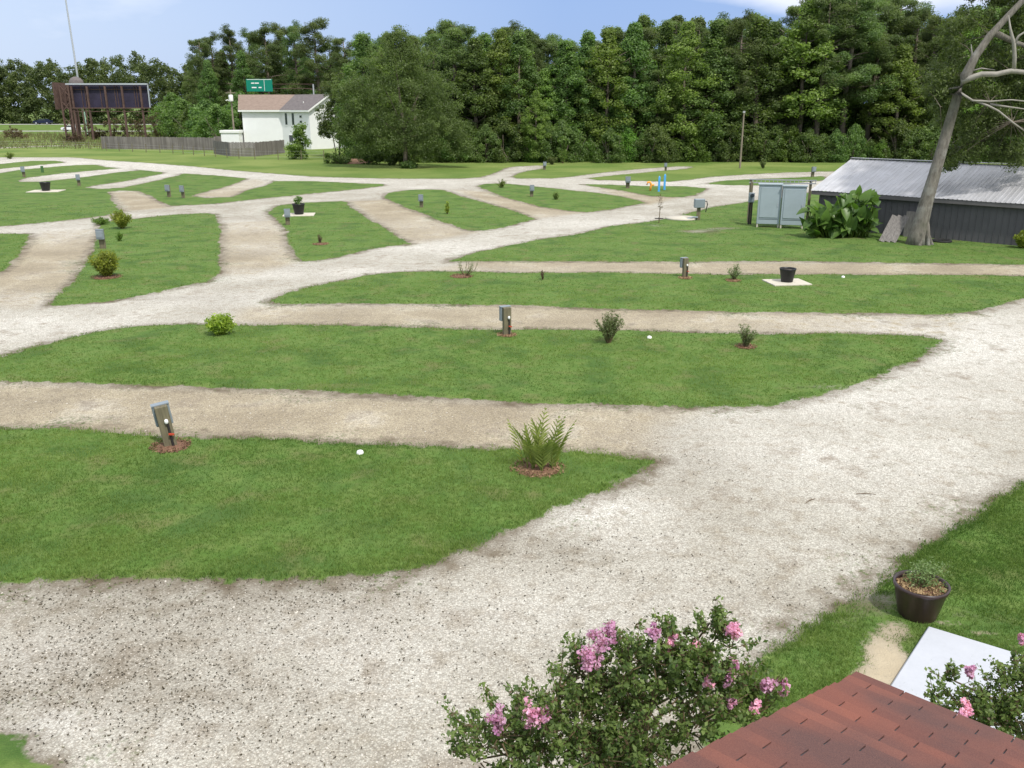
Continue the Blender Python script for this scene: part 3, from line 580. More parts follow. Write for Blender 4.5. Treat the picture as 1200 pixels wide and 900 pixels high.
C+=[tuple(tp(1120+random.gauss(0,9),112+random.gauss(0,8),random.uniform(.2,.9))) for _ in range(12)]; Rr+=[.26]*12
V,va=leaves(C,Rr,95,.14,.4,.8,.45,clumpvar=.3); npmesh('crown',V,4,'leaf_olive',va,o)
tw=MB()
for c in C[::6]:
    c=Vector(c); tgt=min((tp(*p) for p in ((1122,112),(1143,66),(1160,42),(1203,-4),(1150,87),(1185,83),(1160,119),(1186,143),(1228,60),(1102,125))),key=lambda q:(q-c).length)
    tw.tube([tgt,tgt.lerp(c,.5)+Vector((0,0,.1)),c],[.018,.012,.005],4)
tw.build('twigs','bark',o)
# ------------------------------------------------------------------ shed
A=np.array(at(1010,272))[:2]; B=np.array(at(1193,289))[:2]; d=(B-A)/np.linalg.norm(B-A); org=A-d*3.0
sh=thing('shed',(org[0],org[1],0),'long dark grey shed with a pale metal gable roof at the right','shed',rz=math.atan2(d[1],d[0]))
L=17.; Wd=9.6; e=.3; rh=3.5; eh=2.0
MB().box((L/2+.2,Wd/2,.98),(L-.4,Wd,1.96)).add([(.0+.2,0,1.96),(.2,Wd,1.96),(.2,Wd/2,rh-.12)],[(0,1,2)]).add([(L-.2,0,1.96),(L-.2,Wd,1.96),(L-.2,Wd/2,rh-.12)],[(0,2,1)]).build('wall','shed_wall',sh)
mb=MB(); x=.5
while x<L: mb.box((x,-.012,.93),(.03,.02,1.8)); x+=.3
mb.build('wall_batten','shed_wall',sh)
mb=MB(); nx=int(L/.055); 
for side in (0,1):
    V=[];Fc=[]; y0,y1=(-e,Wd/2) if side==0 else (Wd+e,Wd/2)
    for i in range(nx+1):
        x=i*L/nx; ph=(x/.22)%1; z=.02*(1 if ph<.25 else 0)
        for j in range(7):
            f=j/6; sag=.05*math.sin(f*math.pi)*math.sin(x*.7)+.04*math.sin(x*1.9+f*4)*.4
            V.append((x,y0+(y1-y0)*f,eh+.06+(rh-eh)*f+z+sag*.5))
    for i in range(nx):
        for j in range(6): a=i*7+j; Fc.append((a,a+7,a+8,a+1) if side==0 else (a,a+1,a+8,a+7))
    mb.add(V,Fc)
mb.build('roof','metal_roof',sh)
MB().box((L/2,Wd/2,rh+.12),(L,.3,.03)).build('ridge_cap','zinc',sh)
MB().box((L/2,-e+.04,eh-.05),(L-.1,.04,.2)).build('fascia','shed_trim',sh)
def local(o,p):  # world -> local of a z-rotated root
    a=-o.rotation_euler[2]; q=Vector(p)-o.location; return Vector((q.x*math.cos(a)-q.y*math.sin(a),q.x*math.sin(a)+q.y*math.cos(a),q.z))
# leaning weathered boards
q=at(1046,285); o=thing('wooden_panel',q,'weathered pale plank panel leaning by the foot of the leaning tree','wooden panel',rz=R(-25))
for k in range(3): MB().box((-.3+k*.27,.3,.68),(.26,.04,1.45),rx=R(-24),ry=R(20)).build('plank','wood_grey',o)
q=at(1064,279); o=thing('wooden_panel',q,'small square weathered panel standing between the tree trunk and shed wall','wooden panel',rz=R(-43)); MB().box((0,.3,.68),(.7,.05,1.3),rx=R(-5)).build('plank','wood_grey',o)
mb=MB(); n=24
for i in range(n):
    pass
q=at(1103,284); pts=[(math.cos(a)*.42,math.sin(a)*.42,.07) for a in np.linspace(0,2*math.pi,25)]; o=MB().tube(pts,.075,8,False).build('tyre','rubber',None,True); o.location=q; tag(o,'black rubber ring lying on the grass against the shed wall','tyre')
# ------------------------------------------------------------------ utility cabinets
def cabinet(x0,x1,yb,label,hh=2.15):
    a=at(x0,yb); b_=at(x1,yb+.8); w=(b_-a).length; c=(a+b_)/2; o=thing('utility_cabinet',(c.x,c.y,0),label,'utility cabinet','grey-blue utility cabinets',rz=math.atan2((b_-a).y,(b_-a).x))
    MB().box((0,.3,.22+hh/2),(w,.6,hh),bev=.02).build('body','cabinet',o)
    dr=MB().box((0,-.015,.22+.32+(hh-.4)/2),(w-.22,.03,hh-.5),bev=.008).build('door','cabinet',o); MB().box((w*.36,-.045,1.3),(.03,.04,.18)).build('handle','steel',dr)
    MB().box((0,-.006,.5),(w-.16,.012,.015)).build('seam','dark_gap',o); MB().box((0,.3,.22+hh+.03),(w+.1,.72,.05)).build('lid','cabinet',o)
    for sx in (-.46,.46): 
        for y in (.06,.54): MB().box((sx*w,y,.11),(.08,.08,.22)).build('leg','concrete',o)
cabinet(886,912.5,267,'grey-blue utility cabinet on short legs, the one beside the round meter'); cabinet(913.5,941,268.3,'grey-blue utility cabinet on short legs, the one beside the big-leaved plant',2.1)
a=at(884,264); o=thing('rail_rack',(a.x-.1,a.y+1.1,0),'weathered metal and wood rail standing behind the utility cabinets','rack',rz=R(-14))
for x in (0,3.3): MB().box((x,0,1.25),(.14,.14,2.5)).build('post','wood_post',o)
for z in (2.32,2.5): MB().box((1.75,-.09,z),(3.7,.04,.06)).build('rail','zinc',o)
mb=MB()
for k in range(16): mb.box((.1+k*.23,-.09,2.41),(.03,.03,.14))
mb.build('slats','zinc',o)
o=thing('electric_meter',(a.x-.25,a.y+.15,0),'round-glass electric meter on conduit pipes left of the utility cabinets','electric meter')
MB().box((0,0,1.55),(.32,.16,.55),bev=.02).build('box','elec',o); MB().tube([(0,-.08,1.68),(0,-.2,1.68)],.1,16).build('dial','glass',o)
for x in (-.07,.08): MB().tube([(x,.02,0),(x,.02,1.3)],.035,8).build('conduit','pipe_dark',o)
MB().box((.0,.12,1.2),(.12,.1,2.4)).build('post','wood_post',o)
# ------------------------------------------------------------------ elephant ears
def ear_leaf(base,tip_dir,up,size,r):
    """heart leaf; base point, direction, returns verts/faces"""
    d=Vector(tip_dir).normalized(); s=d.cross(Vector(up)).normalized(); n=s.cross(d).normalized(); P_=[]
    out=[(-.22,.0),(-.30,.17),(-.2,.33),(0,.43),(.3,.42),(.6,.30),(.85,.13),(1.05,0)]
    for (t,w) in out:
        droop=-.22*max(0,t)**2
        P_.append((t,w,droop))
    V=[];Fc=[]
    for t,w,z in P_:
        for sg,zz in ((-1,.14*w/.4+.03*r.uniform(-1,1)),(0,-.02),(1,.14*w/.4+.03*r.uniform(-1,1))):
            V.append(Vector(base)+(d*t+s*w*sg+n*(z+zz))*size)
    for i in range(len(P_)-1):
        a=i*3; Fc+= [(a,a+1,a+4,a+3),(a+1,a+2,a+5,a+4)]
    return V,Fc
q=at(984,278); o=thing('elephant_ear_plant',q,'large clump of big-leaved elephant ear plant against the end of the shed','plant'); ml=MB(); ms=MB()
for i in range(170):
    a=random.uniform(0,6.28); bx=random.uniform(-1.75,1.6); by=random.uniform(-.5,.5); h=random.uniform(.35,1.9)*(1.0-.25*abs(bx-.4)/2); 
    if bx>.1: h*=1.25
    lx=bx+math.cos(a)*.35; ly=by-abs(math.sin(a))*.4; s=random.uniform(.36,.62)
    ms.tube([(bx*.8,by,-.02),(bx*.9+lx*.1,by,h*.6),(lx,ly,h)],[.035,.028,.02],6)
    dr=(math.cos(a)*.7,-abs(math.sin(a))*.5-.1,random.uniform(-.8,.9) if random.random()<.6 else 1.6)
    V,Fc=ear_leaf((lx,ly,h),dr,(0,-.6,1),s,random); ml.add(V,Fc,random.betavariate(2,2) if i not in(5,17) else 1.)
ml.build('leaves','leaf_ear',o,True); ms.build('stalks','leaf_bright',o,True)
# ------------------------------------------------------------------ power pedestals
def mk_ped():
    o=thing('power_pedestal',(0,0,0),'x','power pedestal','power pedestals at the parking pads')
    MB().box((0,0,.45),(.25,.14,.96),bev=.008).build('post','wood_post',o)
    b_=MB().box((0,.155,.70),(.34,.15,.44),bev=.015).build('box','elec',o); MB().box((0,.25,.72),(.27,.02,.3),bev=.006).build('cover','elec',b_)
    MB().box((0,.15,.935),(.35,.17,.025)).build('cap','elec',o)
    MB().tube([(.045,-.09,0),(.045,-.09,.6)],.026,8).build('pipe','pipe_dark',o)
    MB().lathe([(.001,.05),(.03,.04),(.04,.0),(.035,-.04),(.02,-.05)],12,(.03,-.10,.62)).build('tap','white',o,True)
    MB().box((.06,-.135,.34),(.11,.03,.035),ry=.3).build('valve_handle','red',o)
    return o
PED=mk_ped(); pf=[True]
def ped(x,y,h,label,back=False,tilt=0.,rz=0.,w=1.):
    if pf[0]: c=PED; pf[0]=False
    else: c=copy_tree(PED)
    q=at(x,y); c.location=(q.x,q.y,0); s=h/.96; c.scale=(s*w,s*w,s); c.rotation_euler=(0,tilt,(math.pi if back else 0)+rz); c['label']=label
def mulch(x,y,r,label):
    q=at(x,y); g=rng; mb=MB().lathe([(r,.03),(r*.75,.055),(r*.3,.075),(.01,.08)],20); o=mb.build('mulch_ring','mulch',None,True); o.location=(q.x,q.y,0); tag(o,label,'mulch','rings of wood mulch')
    n=int(220*max(r/.3,.5)); a=g.uniform(0,6.28,n); rr=r*np.sqrt(g.random(n))*1.18; C=np.stack([rr*np.cos(a),rr*np.sin(a),.055+.03*g.random(n)],1)
    V,va=leaves(C,.02,2,.06,.5,.3,.3,clumpvar=.4,up=1.2); npmesh('chips',V,4,'chips',va,o)
ped(201,525,.93,'wooden power pedestal leaning slightly on the nearest lawn at the left',tilt=R(-7),rz=R(27)); mulch(201,525,.36,'mulch ring round the nearest pedestal on the left lawn')
ped(594,394,.90,'wooden power pedestal seen from its tap side in the middle of the second lawn',rz=R(24)); mulch(594,394,.26,'mulch ring round the pedestal in the middle of the second lawn')
ped(802.5,326,.82,'wooden power pedestal seen from its tap side at the edge of the third lawn',rz=R(26)); mulch(803,327,.26,'mulch ring round the pedestal on the third lawn')
for x,y,h,w,lab in ((121,292,.98,1,'power pedestal with blue-grey box right behind the yellow-green bush'),(337.5,264,.95,1,'power pedestal with blue-grey box beside the potted plant'),(494,243.5,.9,1,'power pedestal with blue-grey box on the second island from the left of the middle drive'),(198.5,231.5,.95,1,'left one of the two power pedestals near the pale tapering pad'),(215,232.5,.95,.9,'right one of the two power pedestals near the pale tapering pad'),(93,218,1.,.9,'narrow power pedestal between the black pot and the thin pads at far left'),(28.5,208,1.05,.9,'leftmost power pedestal by the tip of the thin pale pad'),(623,231,.92,1,'power pedestal with blue-grey box on the island in front of the wood clearing'),(638,199.5,.9,1.1,'small far power pedestal at the end of the pale clearing pad'),(780,200.5,.85,1,'small far power pedestal behind the blue stakes'),(735.5,221,1.0,1.2,'power pedestal with grey box on the strip left of the orange pipe'),(952,207.5,1.,1.1,'far reddish-post power pedestal above the utility cabinets')):
    ped(x,y,h,lab,back=True,w=w,rz=random.uniform(-.3,.3))
q=at(50,202.6); o=MB().box((0,0,.35),(.22,.2,.7),bev=.02).build('marker_post',plain('marker_green',(.06,.14,.05),.6)); o.location=q; tag(o,'short dark green marker post between the thin pads at far left','marker post')
# water meter riser near the road with a disc cover
q=at(818,258.5); o=thing('meter_post',q,'grey junction box on a short wooden post at the drive bend','junction box')
MB().box((0,0,.42),(.2,.16,.9)).build('post','wood_post',o); MB().box((0,-.1,1.03),(.62,.3,.52),rz=.1,bev=.03).build('box','elec',o)
MB().tube([(-.7,-.1,.1),(-.3,-.1,.22),(-.05,-.1,.2)],.05,8).build('pipe','elec',o); MB().tube([(.3,0,1.1),(.45,0,1.15),(.5,0,.95),(.42,0,.5)],.03,6).build('cable','pipe_dark',o)
q=at(799,257); o=MB().lathe([(.01,.0),(.95,.0),(.98,.06),(.95,.13),(.01,.15)],32).build('round_cover','concrete',None,True); o.location=q; tag(o,'round white cover lying on the grass beside the junction box','cover')
for x,y,h,lab in ((772,225,1.15,'bright blue stake, the left one of the pair near the orange pipe'),(778.5,223,1.2,'bright blue stake, the right one of the pair near the orange pipe')):
    q=at(x,y); o=MB().box((0,0,h/2),(.16,.1,h),bev=.01).add([(-.08,-.05,h),(.08,-.05,h),(0,0,h+.12)],[(0,1,2)]).build('blue_stake','blue'); o.location=q; tag(o,lab,'stake','pair of blue stakes')
q=at(762,224); o=MB().tube([(0,0,0),(.02,0,.35),(.05,0,.55),(-.05,0,.72),(-.25,0,.68),(-.3,0,.5)],.085,8).tube([(.02,0,.45),(.3,0,.5)],.07,8).build('orange_pipe','orange',None,True); o.location=q; tag(o,'bent orange pipe standing next to the blue stakes','pipe')
# white caps
for x,y,lab in ((422,531,'white round cap in the nearest lawn'),(761,396,'white round cap in the second lawn'),(988,325,'white round cap in the third lawn')):
    q=at(x,y,.04); o=MB().lathe([(.07,-.04),(.07,.02),(.055,.05),(.02,.065),(.005,.066)],16).build('cleanout_cap','white',None,True); o.location=q; tag(o,lab,'pipe cap','white caps in the lawns')
# ------------------------------------------------------------------ pots
def pot_mesh(mb,rt,rb,h): return mb.lathe([(.01,.0),(rb,.0),(rb*1.02,.03),(rb+(rt-rb)*.85,h*.86),(rt,h*.9),(rt*1.02,h),(rt*.93,h),(rt*.9,h*.86)],36)
q=at(1074,722); o=thing('potted_plant',q,'big dark brown pot with a small leafy plant beside the white concrete slab','potted plant')
pot_mesh(MB(),.345,.235,.5).build('pot','pot_brown',o,True)
MB().lathe([(.31,.43),(.2,.45),(.01,.46)],24).build('mulch','mulch',o,True)
a=rng.uniform(0,6.28,400); rr=.3*np.sqrt(rng.random(400)); V,va=leaves(np.stack([rr*np.cos(a),rr*np.sin(a),np.full(400,.465)],1),.015,2,.05,.6,.5,.35,clumpvar=.4,up=1.2); npmesh('chips',V,4,'chips',va,o)
C=[(random.gauss(.03,.12),random.gauss(.04,.1),.5+random.random()*.25) for _ in range(90)]; V,va=leaves(C,.07,16,.038,.65,1.,.35); npmesh('foliage',V,4,'leaf_dusty',va,o)
mb=MB()
for c in C[::2]: mb.tube([(c[0]*.3,c[1]*.3,.44),c],[.006,.002],4)
mb.build('stems','stem',o)
def small_pot(x,y,label,padl,hasplant,s=1.,pw=1.5):
    q=at(x,y,.08); pd=MB().box((0,0,.02),(pw,pw*.8,.12),bev=.01).build('paving_slab','concrete'); pd.location=(q.x,q.y,0); pd.rotation_euler=(0,0,R(8)); tag(pd,padl,'slab','small slabs under black pots')
    o=thing('black_pot',(q.x,q.y,.08),label,'plant pot','black plant pots'); o.scale=(s,s,s)
    pot_mesh(MB(),.31,.22,.52).build('pot','black',o,True); MB().lathe([(.285,.44),(.01,.45)],20).build('soil','soil',o)
    if hasplant:
        C=[(random.gauss(0,.08),random.gauss(0,.08),.5+random.random()*.35) for _ in range(30)]; V,va=leaves(C,.1,14,.08,.4); npmesh('foliage',V,4,'leaf_broad',va,o)
small_pot(922,330,'empty black pot on the pale slab in the third lawn','pale square slab under the black pot in the third lawn',False)
small_pot(350.5,251,'black pot with a small plant beside a power pedestal','pale slab under the planted black pot',True,1.25,1.9); small_pot(54,223.5,'small far black pot on a pale slab at far left','pale slab under the far left black pot',False,1.3,2.4)
# ------------------------------------------------------------------ white concrete slab near
c0,c1,c2=at(1088,733,.1),at(1183,762,.1),at(1043,803,.1); ux=(c1-c0).normalized(); uy=Vector((ux.y,-ux.x,0)); w=2.2; l=2.3; w0=(c2-c0).length*1.0
pts=[c0,c0+ux*w,c0+ux*w+(c2-c0)*1.6,c0+(c2-c0)*1.6]; ce=sum(pts,Vector())/4
mb=MB(); V=[(p-ce) for p in pts]; Vt=[(v.x*.985,v.y*.985,0.) for v in V]; Vm=[(v.x,v.y,-.02) for v in V]; Vb=[(v.x,v.y,-.12) for v in V]
mb.add(Vt+Vm+Vb,[(3,2,1,0)]+[(i,(i+1)%4,4+(i+1)%4,4+i) for i in range(4)]+[(4+i,4+(i+1)%4,8+(i+1)%4,8+i) for i in range(4)]); o=mb.build('concrete_slab','concrete_white'); o.location=(ce.x,ce.y,.1); tag(o,'white concrete slab beside the brown potted plant','concrete slab')
# ------------------------------------------------------------------ near building with shingle roof
rr_=ray(1003,789); rr_/=np.linalg.norm(rr_); CR=Vector(np.array([0,0,H])+rr_*6.3); az=R(-42); pt=R(18)
o=thing('cabin',(CR.x,CR.y,0),'small building below with a red-brown asphalt shingle roof','building',rz=az)
# local frame: +x along the eave (to the right), -y up-slope
cz=CR.z; tn=math.tan(pt); X1=6.5; Y1=5.0
def rp(x,y,dz=0): return Vector((x,-y*math.cos(pt),cz+y*math.sin(pt)+dz))
mb=MB(); ex=.127; tw_=.3048; row=0; y=0.
while y<Y1:
    offs=(row%2)*tw_/2+.05*math.sin(row*2.3)*.2; x=-offs
    while x<X1:
        xa=max(x,0); xb=min(x+tw_-.008,X1)
        if xb-xa>.01:
            v=.48+.3*math.sin(row*1.7+x*.8)*math.sin(row*.9+x*1.7)+random.gauss(0,.16); z1=.012+.003*random.random()
            P4=[rp(xa,y,z1),rp(xb,y,z1),rp(xb,y+ex+.004,.003),rp(xa,y+ex+.004,.003)]; Bt=[rp(xa,y,0),rp(xb,y,0)]
            mb.add(P4+Bt,[(0,1,2,3),(4,5,1,0),(4,0,3),(5,2,1)],max(0,min(1,v)))
        x+=tw_
    y+=ex; row+=1
rf=mb.build('roof','shingle',o)
MB().add([rp(0.004,.004,-.001),rp(X1,.004,-.001),rp(X1,Y1,-.001),rp(0.004,Y1,-.001),rp(0.004,.004,-.03),rp(X1,.004,-.03),rp(X1,Y1,-.03),rp(0.004,Y1,-.03)],[(0,1,2,3),(7,6,5,4),(0,4,5,1),(1,5,6,2),(2,6,7,3),(3,7,4,0)]).build('underlay','dark_gap',rf)
# back slope beyond the ridge
rg=rp(0,Y1); MB().add([rg,rp(X1,Y1),(X1,rg.y-1.5,rg.z-.5),(0,rg.y-1.5,rg.z-.5)],[(0,1,2,3)]).build('back_slope','shingle',rf)
MB().box((X1/2,.012,cz-.09),(X1,.02,.15)).build('fascia','white',o); MB().add([rp(.012,0,-.03),rp(.012,Y1,-.03),rp(.012,Y1,-.18),rp(.012,0,-.18),rp(.03,0,-.03),rp(.03,Y1,-.03),rp(.03,Y1,-.18),rp(.03,0,-.18)],[(0,1,2,3),(7,6,5,4),(0,3,7,4)]).build('rake_board','white',o)
MB().box((X1/2+.1,-2.6,(cz-.1)/2),(X1-.6,4.4,cz-.14)).build('wall','white_wall',o)
# ------------------------------------------------------------------ crape myrtles
def myrtle(base,sprays,flowers,label,zfill):
    o=thing('crape_myrtle',base,label,'flowering shrub','crape myrtles with pink flowers'); C=[];Rr=[]; br=MB(); bl=Vector(base)
    roots=[Vector((math.cos(a)*.12,math.sin(a)*.12,0)) for a in (0,1.3,2.6,3.9,5.2)]
    for i,(x,y,z,r_,n) in enumerate(sprays):
        c=at(x,y,z)-bl; s=roots[i%5]; mid=s.lerp(c,.5)+Vector((0,0,.25)); br.tube([s,s.lerp(mid,.5)+Vector((0,0,.05)),mid,c],[.03,.024,.016,.006],6)
        for k in range(int(n*.85)):
            dd=Vector((random.gauss(0,1),random.gauss(0,1),random.gauss(0,1))).normalized()*r_*random.random()**.5; q=c+dd
            tipd=(dd.normalized()+Vector((0,0,.8))).normalized(); LL=random.uniform(.1,.24)
            br.tube([c+dd*.3,q,q+tipd*LL],[.006,.004,.0015],4)
            for t in np.linspace(0,1,6): C.append(tuple(q+tipd*LL*t)); Rr.append(.05)
    V,va=leaves(C,Rr,6,.043,.5,1.,.55,clumpvar=.4,up=.5); npmesh('foliage',V,4,'leaf_myrtle',va,o)
    V,va=leaves(C[::4],.045,5,.035,.6,1.,.5); npmesh('young_foliage',V,4,'leaf_red',va,o)
    br.build('branches','stem',o)
    for x,y,z,r_ in flowers:
        c=at(x,y,z)-bl; g=rng; P_=[c+Vector((random.gauss(0,.3),random.gauss(0,.3),random.gauss(0,.55)))*r_*.85 for _ in range(13)]
        V,va=leaves([tuple(p) for p in P_],r_*.38,26,.024,.5,1.,.9,clumpvar=.4,out=1.); npmesh('flower_cluster',V,4,'flower',va,o)
        MB().tube([c-Vector((0,0,r_*1.6)),c+Vector((0,0,r_))],[.004,.002],4).build('flower_stalk','stem',o)
sp=[]
for x,y,z,r_,n in ((556,850,2.1,.16,10),(585,862,2.2,.2,18),(600,835,2.2,.15,10),(635,842,2.3,.2,16),(655,815,2.4,.22,18),(680,790,2.5,.2,16),(700,800,2.4,.25,26),(735,785,2.5,.25,26),(765,775,2.6,.24,24),(795,765,2.7,.2,20),(832,730,2.85,.12,9),(838,750,2.75,.14,12),(830,780,2.6,.22,22),(860,800,2.4,.2,20),(850,830,2.3,.25,26),(885,838,2.2,.2,16),(800,810,2.4,.3,34),(760,830,2.3,.3,34),(720,840,2.2,.3,32),(680,850,2.1,.3,30),(640,870,2.,.3,28),(600,890,1.9,.25,22),(700,890,2.,.32,30),(760,880,2.,.32,32),(810,860,2.,.3,30),(560,890,1.8,.2,12),(660,920,1.8,.35,24),(740,930,1.8,.35,24)): sp.append((x,y,z,r_,n))
myrtle(at(720,905,0),sp,[(690,768,2.75,.12),(705,752,2.8,.12),(714,742,2.85,.09),(622,838,2.45,.09),(582,842,2.4,.09),(767,741,2.85,.07),(786,752,2.8,.06),(860,738,2.9,.09),(815,756,2.75,.06),(854,792,2.6,.06),(899,805,2.45,.08),(918,806,2.45,.06),(857,822,2.4,.05),(885,830,2.3,.05),(832,799,2.6,.05),(859,776,2.65,.05),(638,836,2.45,.06)],'wide crape myrtle with many pink flowers left of the red roof',2)
sp=[(1098,826,1.8,.07,7),(1112,795,1.9,.04,5),(1128,826,1.8,.1,12),(1160,826,1.8,.16,26),(1188,800,1.95,.1,18),(1205,826,1.85,.2,26),(1172,850,1.7,.22,30),(1135,850,1.7,.14,14),(1208,782,2.,.07,10),(1240,820,1.9,.25,26),(1220,862,1.6,.25,26)]
bse=at(1210,900,0); myrtle(bse,sp,[(1137,788,2.15,.055),(1132,827,1.95,.07),(1197,748,2.2,.05),(1128,838,1.9,.05)],'crape myrtle with few pink flowers at the right edge by the white slab',2)
# ------------------------------------------------------------------ small lawn plants
def shrub(x,y,h,w,mat,label,n=40,leaf=.07,cat='shrub',name='shrub',asp=.35,upright=.6,stem='stem',per=9,group='young shrubs planted in the lawns'):
    q=at(x,y,.02); o=thing(name,q,label,cat,group); mb=MB(); C=[]
    for i in range(n):
        a=random.uniform(0,6.28); r_=w/2*random.random()**.6; hh=h*random.uniform(.55,1.)*(1-.3*(r_/(w/2))**2); e_=Vector((r_*math.cos(a),r_*math.sin(a),hh)); m_=Vector((e_.x*(1-upright),e_.y*(1-upright),hh*.5))
        mb.tube([(e_.x*.12,e_.y*.12,0),m_,e_],[.012*h+.002,.008*h+.001,.002],4)
        for t in np.linspace(.3,1,7):
            p=Vector((0,0,0)).lerp(m_,min(1,t*2)) if t<.5 else m_.lerp(e_,t*2-1); C.append(tuple(p))
    V,va=leaves(C,leaf*1.1,per,leaf,.5,1.,asp,clumpvar=.35,up=.3); npmesh('foliage',V,4,mat,va,o); mb.build('stems',stem,o); return o
shrub(259,392,.62,.85,'leaf_lime','bright lime green leafy shrub at the left end of the second lawn',46,.13,asp=.28)
shrub(713,402,.98,.95,'leaf_dusty','dark airy round shrub to the right of the middle pedestal',80,.045,asp=.5,per=8)
shrub(873,408,.78,.62,'leaf_dusty','sparse dull young shrub in mulch, right of the dark round shrub',32,.05,per=6); mulch(874,408,.26,'mulch ring under the sparse young shrub on the second lawn')
shrub(125,325,1.12,1.15,'leaf_lime','big yellow-green bush in front of a pedestal on the left island',90,.12,asp=.25); mulch(125,326,.5,'mulch ring under the yellow-green bush on the left island')
shrub(143,268,1.05,1.1,'leaf_lime','smaller yellow-green bush at the top edge of the left island',70,.12,asp=.25)
shrub(545,324,.95,1.2,'leaf_dusty','scraggly thin sapling with bare branches, left end of the third lawn',12,.06,per=3,upright=.2); mulch(541,325,.4,'mulch patch under the scraggly sapling on the third lawn')
shrub(636,328,.42,.2,'leaf_red','tiny reddish seedling in the third lawn',10,.04)
shrub(860,329,.75,.55,'leaf_dusty','young shrub in mulch between the pedestal and the black pot',26,.055,per=6); mulch(859,330,.26,'mulch ring under the young shrub near the black pot')
shrub(375,286,.5,.3,'leaf_red','tiny sapling on the island with the potted plant',8,.05); mulch(376,287,.35,'mulch patch round the tiny sapling on the potted plant island')
shrub(140,283,.5,.4,'leaf_bright','tiny pale flowering seedling beside the left pedestal',10,.08)
shrub(524.5,251,.8,.4,'leaf_lime','thin young plant on the island left of the middle drive',10,.09)
shrub(651.5,234,.6,.55,'leaf_mid','small round green plant right of a pedestal on the central island',14,.1); shrub(588,220,.7,.8,'leaf_mid','small dark green plant at the left tip of the central island',16,.1)
shrub(647,193,1.1,1.3,'leaf_olive','small olive bush beside the far clearing pad',22,.14); shrub(659.5,191.5,1.9,1.,'leaf_mid','slender green young tree on the clearing lawn',22,.16)
shrub(894,197.5,1.1,.8,'leaf_olive','small dark weed in the far yellow-green meadow',16,.12); shrub(1198,291,.85,.8,'leaf_lime','yellow-green shrub at the right edge by the shed wall',40,.12)
shrub(118,263,.45,1.2,'leaf_bright','low green tuft at the corner of the left island beside the small bush',30,.08,upright=.2)
shrub(12,186,.9,1.6,'leaf_mid','low green tuft by the far drive at the left',20,.14)
q=at(772,262); o=thing('sapling',q,'bare young sapling with a tie at the drive bend left of the junction box','sapling'); mb=MB().tube([(0,0,0),(.03,0,.7),(0,.02,1.6)],[.03,.022,.01],6)
for i in range(14): z=random.uniform(.7,1.6); a=random.uniform(0,6.28); mb.tube([(0,0,z),(math.cos(a)*.25,math.sin(a)*.25,z+.18)],[.008,.003],4)
mb.build('trunk','stem',o); MB().box((0,0,.3),(.5,.06,.05)).box((0,0,.3),(.06,.4,.05)).build('tie','pipe_dark',o)
V,va=leaves([(random.gauss(0,.14),random.gauss(0,.14),random.uniform(.9,1.7)) for _ in range(16)],.07,5,.07,.4); npmesh('foliage',V,4,'leaf_red',va,o)
# palm-like plant
q=at(632,549,.02); o=thing('young_palm',q,'young feathery palm in a mulch ring near the tip of the nearest lawn','palm'); mulch(630,551,.44,'large mulch ring under the young palm')
fm=MB(); sm=MB()
for i in range(27):
    a=random.uniform(0,6.28); L_=random.uniform(.75,1.2); out_=random.uniform(.12,.45); b0=Vector((math.cos(a)*.1,math.sin(a)*.1,.02)); b0=b0+Vector((random.gauss(0,.13),random.gauss(0,.08),0))
    pts=[b0+Vector((math.cos(a)*out_*t**1.7*L_,math.sin(a)*out_*t**1.7*L_,L_*t*(1-.12*t))) for t in np.linspace(0,1,12)]
    sm.tube(pts,[.009*(1-k/13)+.002 for k in range(12)],4); v0=random.random()
    for k in range(2,12):
        dr=(pts[k]-pts[k-1]).normalized(); sd_=dr.cross(Vector((-math.sin(a),math.cos(a),.2))).normalized(); sd2=dr.cross(sd_).normalized()
        for ss in (-1,1):
            for jj in (.25,):
                b1=pts[k-1].lerp(pts[k],jj); ll=.26*math.sin(min(1,(k+jj)/12+.12)*math.pi)**.6+.05; t_=b1+(dr*.8+sd2*ss*.75+Vector((0,0,-.05)))*ll*.8; w_=dr*.015+sd_*.006
                md=b1.lerp(t_,.5)+Vector((0,0,.01)); fm.add([b1-w_,b1+w_,md+w_*1.1,t_,md-w_*1.1],[(0,1,2,3,4)],max(0,min(1,v0*.6+random.random()*.4)))
fm.build('fronds','leaf_palm',o); sm.build('stalks','leaf_palm',o)
# twigs on the drive
for x,y,L_,a,lab in ((1015,579,.34,-.05,'thin dark stick lying flat on the bright gravel'),(950,587,.3,.7,'small forked twig on the gravel near the stick')):
    q=at(x,y,.012); o=MB().tube([(-L_/2,0,0),(0,.015,.01),(L_/2,0,0)],[.006,.008,.004],5).tube([(.05,.01,.01),(.1,.08,.01)],[.004,.002],4).build('twig','stem'); o.location=q; o.rotation_euler=(0,0,a); tag(o,lab,'twig')
